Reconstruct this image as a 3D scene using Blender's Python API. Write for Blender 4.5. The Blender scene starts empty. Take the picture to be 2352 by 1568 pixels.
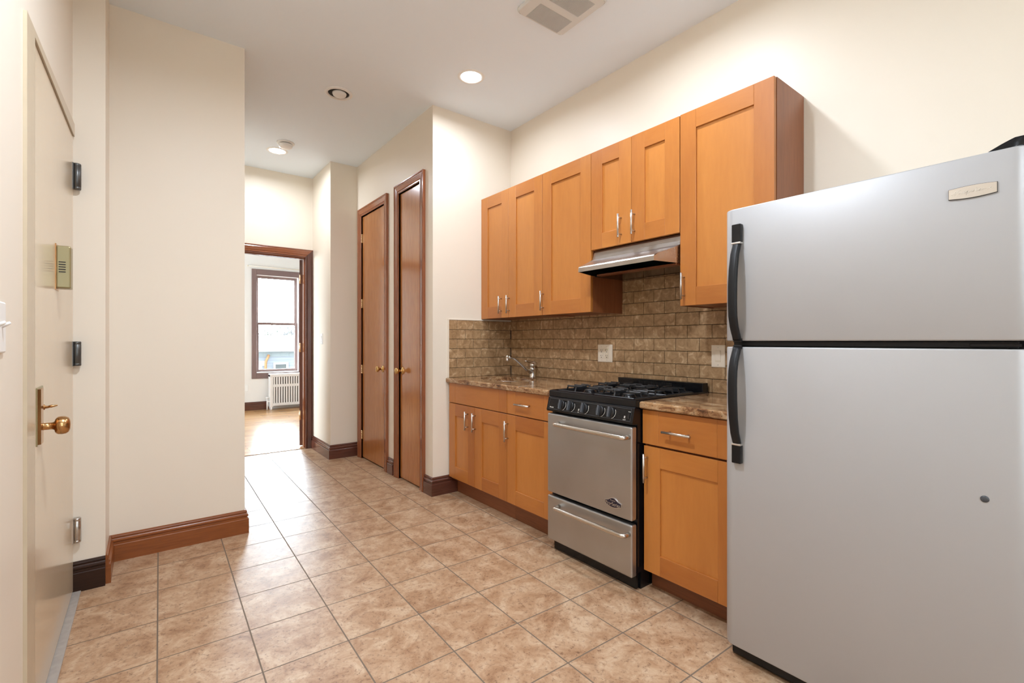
import bpy, bmesh, math, random
from mathutils import Vector, Matrix
random.seed(7)
C = bpy.context.scene.collection
sc = bpy.context.scene
PI = math.pi

# ------------------------------------------------------------------ camera, sky, exposure
CEIL = 3.04
cam = bpy.data.cameras.new('camera'); camo = bpy.data.objects.new('camera', cam); C.objects.link(camo)
camo.location = (0, 0, 1.2); camo.rotation_euler = (PI/2, 0, -math.radians(37.62))
cam.sensor_width = 36; cam.lens = 1090/2352*36; cam.clip_start = 0.02; cam.clip_end = 300
sc.camera = camo
sc.view_settings.view_transform = 'Standard'; sc.view_settings.look = 'None'
sc.view_settings.gamma = 1; sc.view_settings.use_curve_mapping = False
sc.view_settings.exposure = 1.15
sc.cycles.diffuse_bounces = 6; sc.cycles.max_bounces = 12; sc.cycles.sample_clamp_indirect = 6

LAMP_W = 34.0         # watts of each recessed lamp
LAMP_COL = (0.90, 1.0, 1.14)
SKY_BRIGHT, SKY_SIDE, SKY_BACK, SKY_LEFT = 31.0, 1.0, 3.6, 11.0     # hazy sun side / sides / away from the sun

w = bpy.data.worlds.new('sky'); sc.world = w; w.use_nodes = True
nt = w.node_tree; nt.nodes.clear()
def N(nt, t, **k):
    n = nt.nodes.new(t)
    for a, b in k.items(): setattr(n, a, b)
    return n
tc = N(nt, 'ShaderNodeTexCoord'); sp = N(nt, 'ShaderNodeSeparateXYZ'); nt.links.new(tc.outputs['Generated'], sp.inputs[0])
mr = N(nt, 'ShaderNodeMapRange', interpolation_type='SMOOTHSTEP'); mr.inputs[1].default_value = 0.1; mr.inputs[2].default_value = 0.75
mr.inputs[3].default_value = SKY_SIDE; mr.inputs[4].default_value = SKY_BRIGHT
nt.links.new(sp.outputs[1], mr.inputs[0])
m2 = N(nt, 'ShaderNodeMapRange', interpolation_type='SMOOTHSTEP'); m2.inputs[1].default_value = -0.1; m2.inputs[2].default_value = -0.7
m2.inputs[3].default_value = 0; m2.inputs[4].default_value = SKY_BACK-SKY_SIDE
nt.links.new(sp.outputs[1], m2.inputs[0])
sm = N(nt, 'ShaderNodeMath', operation='ADD'); nt.links.new(mr.outputs[0], sm.inputs[0]); nt.links.new(m2.outputs[0], sm.inputs[1])
bg = N(nt, 'ShaderNodeBackground'); bg.inputs[0].default_value = (0.78, 0.88, 1.0, 1)
m3 = N(nt, 'ShaderNodeMapRange', interpolation_type='SMOOTHSTEP'); m3.inputs[1].default_value = -0.45; m3.inputs[2].default_value = -0.95
m3.inputs[3].default_value = 0; m3.inputs[4].default_value = SKY_LEFT-SKY_SIDE
nt.links.new(sp.outputs[0], m3.inputs[0])
s2 = N(nt, 'ShaderNodeMath', operation='ADD'); nt.links.new(sm.outputs[0], s2.inputs[0]); nt.links.new(m3.outputs[0], s2.inputs[1])
nt.links.new(s2.outputs[0], bg.inputs[1])
wo = N(nt, 'ShaderNodeOutputWorld'); nt.links.new(bg.outputs[0], wo.inputs[0])

def portal(name, loc, sx, sz, face=-1, turn=0):
    l = bpy.data.lights.new(name, 'AREA'); l.shape = 'RECTANGLE'; l.size = sx; l.size_y = sz
    l.cycles.is_portal = True
    o = bpy.data.objects.new(name, l); C.objects.link(o); o.location = loc
    o.rotation_euler = (PI/2*face, 0, turn)     # faces into the room
portal('window_daylight', (1.88, 9.56, 1.5), 0.72, 1.72)
portal('window_daylight', (-2.42, 7.4, 1.5), 1.7, 1.72, -1, PI/2)
portal('window_daylight', (0.40, -2.42, 1.5), 1.0, 1.4, 1)  # portal of the added fill window behind the camera

# ------------------------------------------------------------------ materials
def base_mat(name):
    m = bpy.data.materials.new(name); m.use_nodes = True
    t = m.node_tree; return m, t, t.nodes['Principled BSDF']
def lin(r, g, b):
    f = lambda c: (c/255/12.92) if c/255 <= 0.04045 else ((c/255+0.055)/1.055)**2.4
    return (f(r), f(g), f(b), 1)
def plain(name, col, rough=0.5, metal=0.0, spec=0.5, emit=None, coat=0, bump=None, vary=0.0, vscale=8):
    m, t, p = base_mat(name)
    p.inputs['Base Color'].default_value = col; p.inputs['Roughness'].default_value = rough
    p.inputs['Metallic'].default_value = metal; p.inputs['Specular IOR Level'].default_value = spec
    p.inputs['Coat Weight'].default_value = coat; p.inputs['Coat Roughness'].default_value = 0.08
    if emit:
        p.inputs['Emission Color'].default_value = col; p.inputs['Emission Strength'].default_value = emit
    co = None
    if bump or vary:
        co = N(t, 'ShaderNodeTexCoord')
    if vary:
        n = N(t, 'ShaderNodeTexNoise'); n.inputs['Scale'].default_value = vscale; n.inputs['Detail'].default_value = 4
        t.links.new(co.outputs['Object'], n.inputs['Vector'])
        mx = N(t, 'ShaderNodeMix', data_type='RGBA')
        mx.inputs[6].default_value = tuple(c*(1-vary) for c in col[:3])+(1,)
        mx.inputs[7].default_value = tuple(min(1, c*(1+vary)) for c in col[:3])+(1,)
        t.links.new(n.outputs['Fac'], mx.inputs[0]); t.links.new(mx.outputs[2], p.inputs['Base Color'])
    if bump:
        n2 = N(t, 'ShaderNodeTexNoise'); n2.inputs['Scale'].default_value = bump[0]; n2.inputs['Detail'].default_value = 3
        t.links.new(co.outputs['Object'], n2.inputs['Vector'])
        b = N(t, 'ShaderNodeBump'); b.inputs['Strength'].default_value = bump[1]; b.inputs['Distance'].default_value = bump[2]
        t.links.new(n2.outputs['Fac'], b.inputs['Height']); t.links.new(b.outputs[0], p.inputs['Normal'])
    return m
def ramp(t, stops):
    r = N(t, 'ShaderNodeValToRGB'); e = r.color_ramp.elements
    while len(e) < len(stops): e.new(0.5)
    for el, (pos, c) in zip(e, stops): el.position = pos; el.color = c
    return r
def wood(name, dark, light, axis, rough=0.3, coat=0.0, contrast=1.0, coatrough=0.1, scale=1.0, spec=0.5, stretch=1.0, fine=1.0):
    """procedural wood: grain along axis, every board (face attribute tone) with its own shade"""
    m, t, p = base_mat(name)
    co = N(t, 'ShaderNodeTexCoord'); at = N(t, 'ShaderNodeAttribute', attribute_name='tone')
    ad = N(t, 'ShaderNodeVectorMath', operation='MULTIPLY_ADD')
    t.links.new(at.outputs['Fac'], ad.inputs[0]); ad.inputs[1].default_value = (13, 17, 19)
    t.links.new(co.outputs['Object'], ad.inputs[2])
    s = [9.0*scale]*3; s[axis] = 0.7*scale*stretch
    mp = N(t, 'ShaderNodeMapping'); mp.inputs['Scale'].default_value = s
    t.links.new(ad.outputs[0], mp.inputs[0])
    n1 = N(t, 'ShaderNodeTexNoise'); n1.inputs['Scale'].default_value = 1.2; n1.inputs['Detail'].default_value = 5; n1.inputs['Distortion'].default_value = 0.8
    t.links.new(mp.outputs[0], n1.inputs['Vector'])
    n2 = N(t, 'ShaderNodeTexNoise'); n2.inputs['Scale'].default_value = 12; n2.inputs['Detail'].default_value = 4
    t.links.new(mp.outputs[0], n2.inputs['Vector'])
    a1 = N(t, 'ShaderNodeMath', operation='MULTIPLY_ADD'); t.links.new(n1.outputs['Fac'], a1.inputs[0]); a1.inputs[1].default_value = 0.9*contrast
    f2 = N(t, 'ShaderNodeMath', operation='MULTIPLY_ADD'); f2.inputs[1].default_value = fine; f2.inputs[2].default_value = 0.5*(1-fine); t.links.new(n2.outputs['Fac'], f2.inputs[0])
    t.links.new(f2.outputs[0], a1.inputs[2])
    a2 = N(t, 'ShaderNodeMath', operation='MULTIPLY_ADD'); t.links.new(at.outputs['Fac'], a2.inputs[0]); a2.inputs[1].default_value = 0.55
    t.links.new(a1.outputs[0], a2.inputs[2])
    mr = N(t, 'ShaderNodeMapRange'); mr.inputs[1].default_value = 0.62; mr.inputs[2].default_value = 1.72
    t.links.new(a2.outputs[0], mr.inputs[0])
    mx = N(t, 'ShaderNodeMix', data_type='RGBA'); mx.inputs[6].default_value = dark; mx.inputs[7].default_value = light
    t.links.new(mr.outputs[0], mx.inputs[0]); t.links.new(mx.outputs[2], p.inputs['Base Color'])
    p.inputs['Roughness'].default_value = rough; p.inputs['Coat Weight'].default_value = coat; p.inputs['Coat Roughness'].default_value = coatrough
    p.inputs['Specular IOR Level'].default_value = spec
    b = N(t, 'ShaderNodeBump'); b.inputs['Strength'].default_value = 0.05; b.inputs['Distance'].default_value = 0.002
    t.links.new(n2.outputs['Fac'], b.inputs['Height']); t.links.new(b.outputs[0], p.inputs['Normal'])
    return m

M = {}
M['wall'] = plain('cream_wall_paint', (0.80, 0.728, 0.615, 1), 0.42, spec=0.35, bump=(220, 0.06, 0.001), vary=0.012, vscale=2)
M['bedwall'] = plain('white_wall_paint', (0.78, 0.75, 0.71, 1), 0.5, spec=0.3)
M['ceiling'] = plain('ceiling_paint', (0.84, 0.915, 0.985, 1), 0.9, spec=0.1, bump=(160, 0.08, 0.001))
M['doorpaint'] = plain('glossy_cream_door_paint', (0.70, 0.585, 0.42, 1), 0.16, spec=0.5, bump=(30, 0.03, 0.002), vary=0.03, vscale=5)
M['framepaint'] = plain('tan_frame_paint', (0.56, 0.47, 0.335, 1), 0.3, spec=0.5, bump=(25, 0.2, 0.003), vary=0.08, vscale=12)
M['white'] = plain('white_plastic', (0.82, 0.81, 0.78, 1), 0.35)
M['ivory'] = plain('ivory_plastic', (0.80, 0.72, 0.60, 1), 0.3)
M['ivory2'] = plain('ivory_plastic_insert', (0.74, 0.66, 0.52, 1), 0.25)
M['hole'] = plain('dark_slot', (0.012, 0.010, 0.009, 1), 0.6)
M['black'] = plain('black_enamel', (0.006, 0.006, 0.007, 1), 0.16, spec=0.35)
M['blackplastic'] = plain('black_textured_plastic', (0.009, 0.009, 0.010, 1), 0.38, spec=0.3, bump=(700, 0.5, 0.0005))
M['iron'] = plain('black_cast_iron', (0.018, 0.019, 0.021, 1), 0.30, bump=(400, 0.3, 0.0005))
M['knob'] = plain('knob_black', (0.011, 0.011, 0.012, 1), 0.32, spec=0.35)
M['grip'] = plain('knob_grip_grey', (0.06, 0.066, 0.075, 1), 0.35)
M['mark'] = plain('pale_marking', (0.75, 0.72, 0.65, 1), 0.5)
M['nickel'] = plain('brushed_nickel', (0.62, 0.58, 0.53, 1), 0.28, metal=1)
M['chrome'] = plain('chrome', (0.75, 0.73, 0.70, 1), 0.08, metal=1)
M['brass'] = plain('polished_brass', (0.72, 0.48, 0.20, 1), 0.16, metal=1)
M['bronze'] = plain('aged_brass', (0.52, 0.30, 0.13, 1), 0.22, metal=1, vary=0.2, vscale=30)
M['palebrass'] = plain('pale_brass_hinge', (0.80, 0.62, 0.38, 1), 0.25, metal=1)
M['hingegrey'] = plain('grey_painted_steel', (0.10, 0.10, 0.095, 1), 0.32, metal=0.6)
M['hingechrome'] = plain('worn_steel', (0.55, 0.53, 0.5, 1), 0.25, metal=1)
M['olive'] = plain('olive_metal', (0.30, 0.255, 0.13, 1), 0.3, metal=0.35)
M['badge_black'] = plain('badge_black', (0.01, 0.012, 0.03, 1), 0.3)
M['silver'] = plain('badge_silver', (0.70, 0.68, 0.66, 1), 0.3, metal=1)
M['grout'] = plain('dark_grout', (0.05, 0.036, 0.025, 1), 0.85)
M['stone'] = plain('grey_stone_saddle', (0.36, 0.32, 0.28, 1), 0.6, vary=0.2, vscale=40)
M['vent'] = plain('vent_white', (0.70, 0.71, 0.69, 1), 0.5)
M['ventdark'] = plain('vent_cavity', (0.03, 0.027, 0.025, 1), 0.8)
M['radiator'] = plain('white_radiator_enamel', (0.74, 0.70, 0.67, 1), 0.4)

def wood_pair(key, dark, light, **k):
    for ax, s in ((2, 'v'), (1, 'h'), (0, 'x')):
        M[key+s] = wood(key+'_grain_'+'xyz'[ax], dark, light, ax, **k)
wood_pair('maple_', (0.36, 0.107, 0.017, 1), (0.60, 0.24, 0.049, 1), rough=0.34, coat=0.25, coatrough=0.25, contrast=0.75, scale=0.55, stretch=2.2, fine=0.35)
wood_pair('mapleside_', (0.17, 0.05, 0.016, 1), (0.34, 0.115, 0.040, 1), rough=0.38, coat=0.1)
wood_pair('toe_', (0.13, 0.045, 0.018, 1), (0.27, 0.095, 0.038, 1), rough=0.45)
wood_pair('birch_', (0.27, 0.085, 0.019, 1), (0.56, 0.225, 0.06, 1), rough=0.22, coat=0.6, coatrough=0.15, contrast=0.9, spec=0.4)
wood_pair('trim_', (0.17, 0.047, 0.016, 1), (0.36, 0.115, 0.040, 1), rough=0.22, coat=0.5)
wood_pair('trimred_', (0.15, 0.038, 0.008, 1), (0.32, 0.098, 0.021, 1), rough=0.30, coat=0.1, spec=0.4)
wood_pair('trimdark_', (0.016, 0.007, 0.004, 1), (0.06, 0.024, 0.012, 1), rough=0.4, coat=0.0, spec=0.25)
wood_pair('trimhall_', (0.055, 0.017, 0.010, 1), (0.15, 0.05, 0.030, 1), rough=0.22, coat=0.4)
wood_pair('winwood_', (0.15, 0.095, 0.085, 1), (0.25, 0.165, 0.15, 1), rough=0.4)  # glare haze around the window put into the colour: paler, greyer wood

def tile_floor():
    m, t, p = base_mat('ceramic_floor_tile')
    co = N(t, 'ShaderNodeTexCoord'); mp = N(t, 'ShaderNodeMapping')
    mp.inputs['Rotation'].default_value = (0, 0, 0.018); mp.inputs['Location'].default_value = (0.0075, -0.0525, 0)
    t.links.new(co.outputs['Object'], mp.inputs[0])
    br = N(t, 'ShaderNodeTexBrick', offset=0.0, squash=1.0)
    br.inputs['Scale'].default_value = 1; br.inputs['Brick Width'].default_value = 0.308; br.inputs['Row Height'].default_value = 0.3115
    br.inputs['Mortar Size'].default_value = 0.0030; br.inputs['Mortar Smooth'].default_value = 0.2; br.inputs['Bias'].default_value = 0
    br.inputs['Color1'].default_value = (0, 0, 0, 1); br.inputs['Color2'].default_value = (1, 1, 1, 1); br.inputs['Mortar'].default_value = (0.5, 0.5, 0.5, 1)
    t.links.new(mp.outputs[0], br.inputs['Vector'])
    ad = N(t, 'ShaderNodeVectorMath', operation='MULTIPLY_ADD'); t.links.new(br.outputs['Color'], ad.inputs[0]); ad.inputs[1].default_value = (31, 17, 23)
    t.links.new(mp.outputs[0], ad.inputs[2])
    big = N(t, 'ShaderNodeTexNoise'); big.inputs['Scale'].default_value = 9; big.inputs['Detail'].default_value = 8; big.inputs['Roughness'].default_value = 0.74; big.inputs['Distortion'].default_value = 0.5
    t.links.new(ad.outputs[0], big.inputs['Vector'])
    r1 = ramp(t, [(0.29, (0.22, 0.105, 0.05, 1)), (0.42, (0.36, 0.205, 0.11, 1)), (0.55, (0.465, 0.305, 0.185, 1)), (0.72, (0.60, 0.45, 0.31, 1))])
    t.links.new(big.outputs['Fac'], r1.inputs[0])
    sm = N(t, 'ShaderNodeTexNoise'); sm.inputs['Scale'].default_value = 60; sm.inputs['Detail'].default_value = 8; sm.inputs['Roughness'].default_value = 0.78
    t.links.new(ad.outputs[0], sm.inputs['Vector'])
    r2 = ramp(t, [(0.35, (0.30, 0.20, 0.16, 1)), (0.47, (1, 1, 1, 1))])
    t.links.new(sm.outputs['Fac'], r2.inputs[0])
    mu = N(t, 'ShaderNodeMix', data_type='RGBA', blend_type='MULTIPLY'); mu.inputs[0].default_value = 0.8
    t.links.new(r1.outputs[0], mu.inputs[6]); t.links.new(r2.outputs[0], mu.inputs[7])
    mx = N(t, 'ShaderNodeMix', data_type='RGBA'); mx.inputs[7].default_value = (0.165, 0.12, 0.085, 1)
    t.links.new(br.outputs['Fac'], mx.inputs[0]); t.links.new(mu.outputs[2], mx.inputs[6])
    t.links.new(mx.outputs[2], p.inputs['Base Color'])
    rr = N(t, 'ShaderNodeMapRange'); rr.inputs[3].default_value = 0.42; rr.inputs[4].default_value = 0.8
    t.links.new(br.outputs['Fac'], rr.inputs[0]); t.links.new(rr.outputs[0], p.inputs['Roughness'])
    hs = N(t, 'ShaderNodeMath', operation='MULTIPLY_ADD'); hs.inputs[1].default_value = -1.5; t.links.new(br.outputs['Fac'], hs.inputs[0])
    t.links.new(big.outputs['Fac'], hs.inputs[2])
    b = N(t, 'ShaderNodeBump'); b.inputs['Strength'].default_value = 0.35; b.inputs['Distance'].default_value = 0.003
    t.links.new(hs.outputs[0], b.inputs['Height']); t.links.new(b.outputs[0], p.inputs['Normal'])
    return m
M['tile'] = tile_floor()

def hardwood():
    m, t, p = base_mat('oak_strip_floor')
    co = N(t, 'ShaderNodeTexCoord')
    br = N(t, 'ShaderNodeTexBrick', offset=0.37); br.inputs['Scale'].default_value = 1
    br.inputs['Brick Width'].default_value = 0.9; br.inputs['Row Height'].default_value = 0.057; br.inputs['Mortar Size'].default_value = 0.0008
    br.inputs['Color1'].default_value = (0.40, 0.20, 0.075, 1); br.inputs['Color2'].default_value = (0.56, 0.32, 0.14, 1); br.inputs['Mortar'].default_value = (0.12, 0.06, 0.03, 1)
    t.links.new(co.outputs['Object'], br.inputs['Vector'])
    mp = N(t, 'ShaderNodeMapping'); mp.inputs['Scale'].default_value = (1.5, 30, 1); t.links.new(co.outputs['Object'], mp.inputs[0])
    n = N(t, 'ShaderNodeTexNoise'); n.inputs['Scale'].default_value = 2; n.inputs['Detail'].default_value = 5; t.links.new(mp.outputs[0], n.inputs['Vector'])
    r = ramp(t, [(0.3, (0.75, 0.7, 0.65, 1)), (0.7, (1.1, 1.1, 1.1, 1))]); t.links.new(n.outputs['Fac'], r.inputs[0])
    mu = N(t, 'ShaderNodeMix', data_type='RGBA', blend_type='MULTIPLY'); mu.inputs[0].default_value = 1
    t.links.new(br.outputs['Color'], mu.inputs[6]); t.links.new(r.outputs[0], mu.inputs[7]); t.links.new(mu.outputs[2], p.inputs['Base Color'])
    p.inputs['Roughness'].default_value = 0.22
    return m
M['hardwood'] = hardwood()

def splash_tile():
    m, t, p = base_mat('tumbled_brown_wall_tile')
    co = N(t, 'ShaderNodeTexCoord'); at = N(t, 'ShaderNodeAttribute', attribute_name='tone')
    ad = N(t, 'ShaderNodeVectorMath', operation='MULTIPLY_ADD'); t.links.new(at.outputs['Fac'], ad.inputs[0]); ad.inputs[1].default_value = (41, 37, 29)
    t.links.new(co.outputs['Object'], ad.inputs[2])
    n = N(t, 'ShaderNodeTexNoise'); n.inputs['Scale'].default_value = 22; n.inputs['Detail'].default_value = 6; n.inputs['Roughness'].default_value = 0.62; n.inputs['Distortion'].default_value = 0.9
    t.links.new(ad.outputs[0], n.inputs['Vector'])
    r = ramp(t, [(0.28, (0.23, 0.132, 0.060, 1)), (0.46, (0.35, 0.215, 0.105, 1)), (0.58, (0.44, 0.285, 0.15, 1)), (0.72, (0.66, 0.49, 0.31, 1))])
    t.links.new(n.outputs['Fac'], r.inputs[0]); t.links.new(r.outputs[0], p.inputs['Base Color'])
    p.inputs['Roughness'].default_value = 0.4
    b = N(t, 'ShaderNodeBump'); b.inputs['Strength'].default_value = 0.12; b.inputs['Distance'].default_value = 0.0015
    t.links.new(n.outputs['Fac'], b.inputs['Height']); t.links.new(b.outputs[0], p.inputs['Normal'])
    return m
M['splash'] = splash_tile()

def granite():
    m, t, p = base_mat('brown_granite')
    co = N(t, 'ShaderNodeTexCoord')
    mp = N(t, 'ShaderNodeMapping'); mp.inputs['Scale'].default_value = (1, 0.45, 1); mp.inputs['Rotation'].default_value = (0, 0, 0.5); t.links.new(co.outputs['Object'], mp.inputs[0])
    n = N(t, 'ShaderNodeTexNoise'); n.inputs['Scale'].default_value = 16; n.inputs['Detail'].default_value = 8; n.inputs['Roughness'].default_value = 0.72; n.inputs['Distortion'].default_value = 1.6
    t.links.new(mp.outputs[0], n.inputs['Vector'])
    r = ramp(t, [(0.34, (0.04, 0.022, 0.015, 1)), (0.44, (0.20, 0.088, 0.038, 1)), (0.54, (0.38, 0.22, 0.105, 1)), (0.70, (0.56, 0.42, 0.27, 1))])
    t.links.new(n.outputs['Fac'], r.inputs[0])
    v = N(t, 'ShaderNodeTexNoise'); v.inputs['Scale'].default_value = 90; v.inputs['Detail'].default_value = 4; v.inputs['Roughness'].default_value = 0.8
    t.links.new(co.outputs['Object'], v.inputs['Vector'])
    r2 = ramp(t, [(0.34, (0.12, 0.10, 0.10, 1)), (0.44, (1, 1, 1, 1))]); t.links.new(v.outputs['Fac'], r2.inputs[0])
    mu = N(t, 'ShaderNodeMix', data_type='RGBA', blend_type='MULTIPLY'); mu.inputs[0].default_value = 0.9
    t.links.new(r.outputs[0], mu.inputs[6]); t.links.new(r2.outputs[0], mu.inputs[7]); t.links.new(mu.outputs[2], p.inputs['Base Color'])
    p.inputs['Roughness'].default_value = 0.09
    return m
M['granite'] = granite()

def steel(name, col, rough, axis=1, streak=0.12):
    m, t, p = base_mat(name)
    co = N(t, 'ShaderNodeTexCoord'); mp = N(t, 'ShaderNodeMapping'); s = [120]*3; s[axis] = 1.5; mp.inputs['Scale'].default_value = s
    t.links.new(co.outputs['Object'], mp.inputs[0])
    n = N(t, 'ShaderNodeTexNoise'); n.inputs['Scale'].default_value = 3; n.inputs['Detail'].default_value = 3; t.links.new(mp.outputs[0], n.inputs['Vector'])
    n2 = N(t, 'ShaderNodeTexNoise'); n2.inputs['Scale'].default_value = 5; n2.inputs['Detail'].default_value = 6; t.links.new(co.outputs['Object'], n2.inputs['Vector'])
    mr = N(t, 'ShaderNodeMapRange'); mr.inputs[3].default_value = rough-streak; mr.inputs[4].default_value = rough+streak
    av = N(t, 'ShaderNodeMath', operation='MULTIPLY_ADD'); av.inputs[1].default_value = 0.5; t.links.new(n.outputs['Fac'], av.inputs[0])
    hv = N(t, 'ShaderNodeMath', operation='MULTIPLY'); hv.inputs[1].default_value = 0.5; t.links.new(n2.outputs['Fac'], hv.inputs[0]); t.links.new(hv.outputs[0], av.inputs[2])
    t.links.new(av.outputs[0], mr.inputs[0]); t.links.new(mr.outputs[0], p.inputs['Roughness'])
    mx = N(t, 'ShaderNodeMix', data_type='RGBA'); mx.inputs[6].default_value = tuple(c*0.86 for c in col)+(1,); mx.inputs[7].default_value = tuple(c*1.1 for c in col)+(1,)
    t.links.new(n2.outputs['Fac'], mx.inputs[0]); t.links.new(mx.outputs[2], p.inputs['Base Color'])
    p.inputs['Metallic'].default_value = 1
    return m
M['steel'] = steel('stainless_steel', (0.475, 0.475, 0.47), 0.42)
M['steelhood'] = steel('hood_stainless_steel', (0.56, 0.53, 0.50), 0.30)
M['steelbar'] = plain('satin_steel_bar', (0.62, 0.58, 0.52, 1), 0.26, metal=1)
M['fridge'] = plain('silver_textured_fridge_paint', (0.43, 0.43, 0.435, 1), 0.43, metal=0.3, spec=0.5, bump=(900, 0.12, 0.0005), vary=0.02, vscale=3)
def glass():
    m = bpy.data.materials.new('window_glass'); m.use_nodes = True; t = m.node_tree; t.nodes.clear()
    a = N(t, 'ShaderNodeBsdfTransparent'); a.inputs[0].default_value = (0.95, 0.97, 0.96, 1)
    g = N(t, 'ShaderNodeBsdfGlossy'); g.inputs['Roughness'].default_value = 0.02
    mx = N(t, 'ShaderNodeMixShader'); mx.inputs[0].default_value = 0.05
    t.links.new(a.outputs[0], mx.inputs[1]); t.links.new(g.outputs[0], mx.inputs[2])
    o = N(t, 'ShaderNodeOutputMaterial'); t.links.new(mx.outputs[0], o.inputs[0]); return m
M['glass'] = glass()
M['lens'] = plain('lit_lamp_lens', (1, 0.96, 0.9, 1), 0.4, emit=14)
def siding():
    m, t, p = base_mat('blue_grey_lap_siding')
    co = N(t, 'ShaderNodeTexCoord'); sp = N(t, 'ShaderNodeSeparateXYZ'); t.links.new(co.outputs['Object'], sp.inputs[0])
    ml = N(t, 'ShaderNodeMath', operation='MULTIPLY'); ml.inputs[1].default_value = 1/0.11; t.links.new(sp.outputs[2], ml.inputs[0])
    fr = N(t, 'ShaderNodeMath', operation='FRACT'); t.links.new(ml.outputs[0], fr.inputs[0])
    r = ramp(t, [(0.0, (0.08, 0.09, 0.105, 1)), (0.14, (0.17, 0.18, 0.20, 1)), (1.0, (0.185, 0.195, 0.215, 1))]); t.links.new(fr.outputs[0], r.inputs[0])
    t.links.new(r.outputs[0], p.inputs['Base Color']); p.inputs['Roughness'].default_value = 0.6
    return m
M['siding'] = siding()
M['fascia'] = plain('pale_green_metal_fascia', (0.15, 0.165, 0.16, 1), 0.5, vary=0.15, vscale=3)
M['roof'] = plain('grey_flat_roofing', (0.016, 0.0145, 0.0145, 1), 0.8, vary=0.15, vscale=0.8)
M['housetrim'] = plain('house_trim_paint', (0.27, 0.26, 0.26, 1), 0.5)
M['extwhite'] = plain('white_painted_trim', (0.8, 0.78, 0.76, 1), 0.5)
M['copper'] = plain('orange_rust_pipe', (0.26, 0.11, 0.028, 1), 0.6, vary=0.3, vscale=6)
M['leaf'] = plain('tree_leaves', (0.05, 0.06, 0.035, 1), 0.6, vary=0.5, vscale=1.5)
M['bark'] = plain('bark', (0.12, 0.08, 0.05, 1), 0.8)
M['ground'] = plain('yard_ground', (0.12, 0.12, 0.11, 1), 0.9, vary=0.2, vscale=0.3)
M['dish'] = plain('dish_grey', (0.2, 0.19, 0.19, 1), 0.5)
M['extglass'] = plain('dark_house_glass', (0.03, 0.036, 0.033, 1), 0.15)
M['outlet_led'] = plain('green_led', (0.6, 0.9, 0.2, 1), 0.4)

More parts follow.
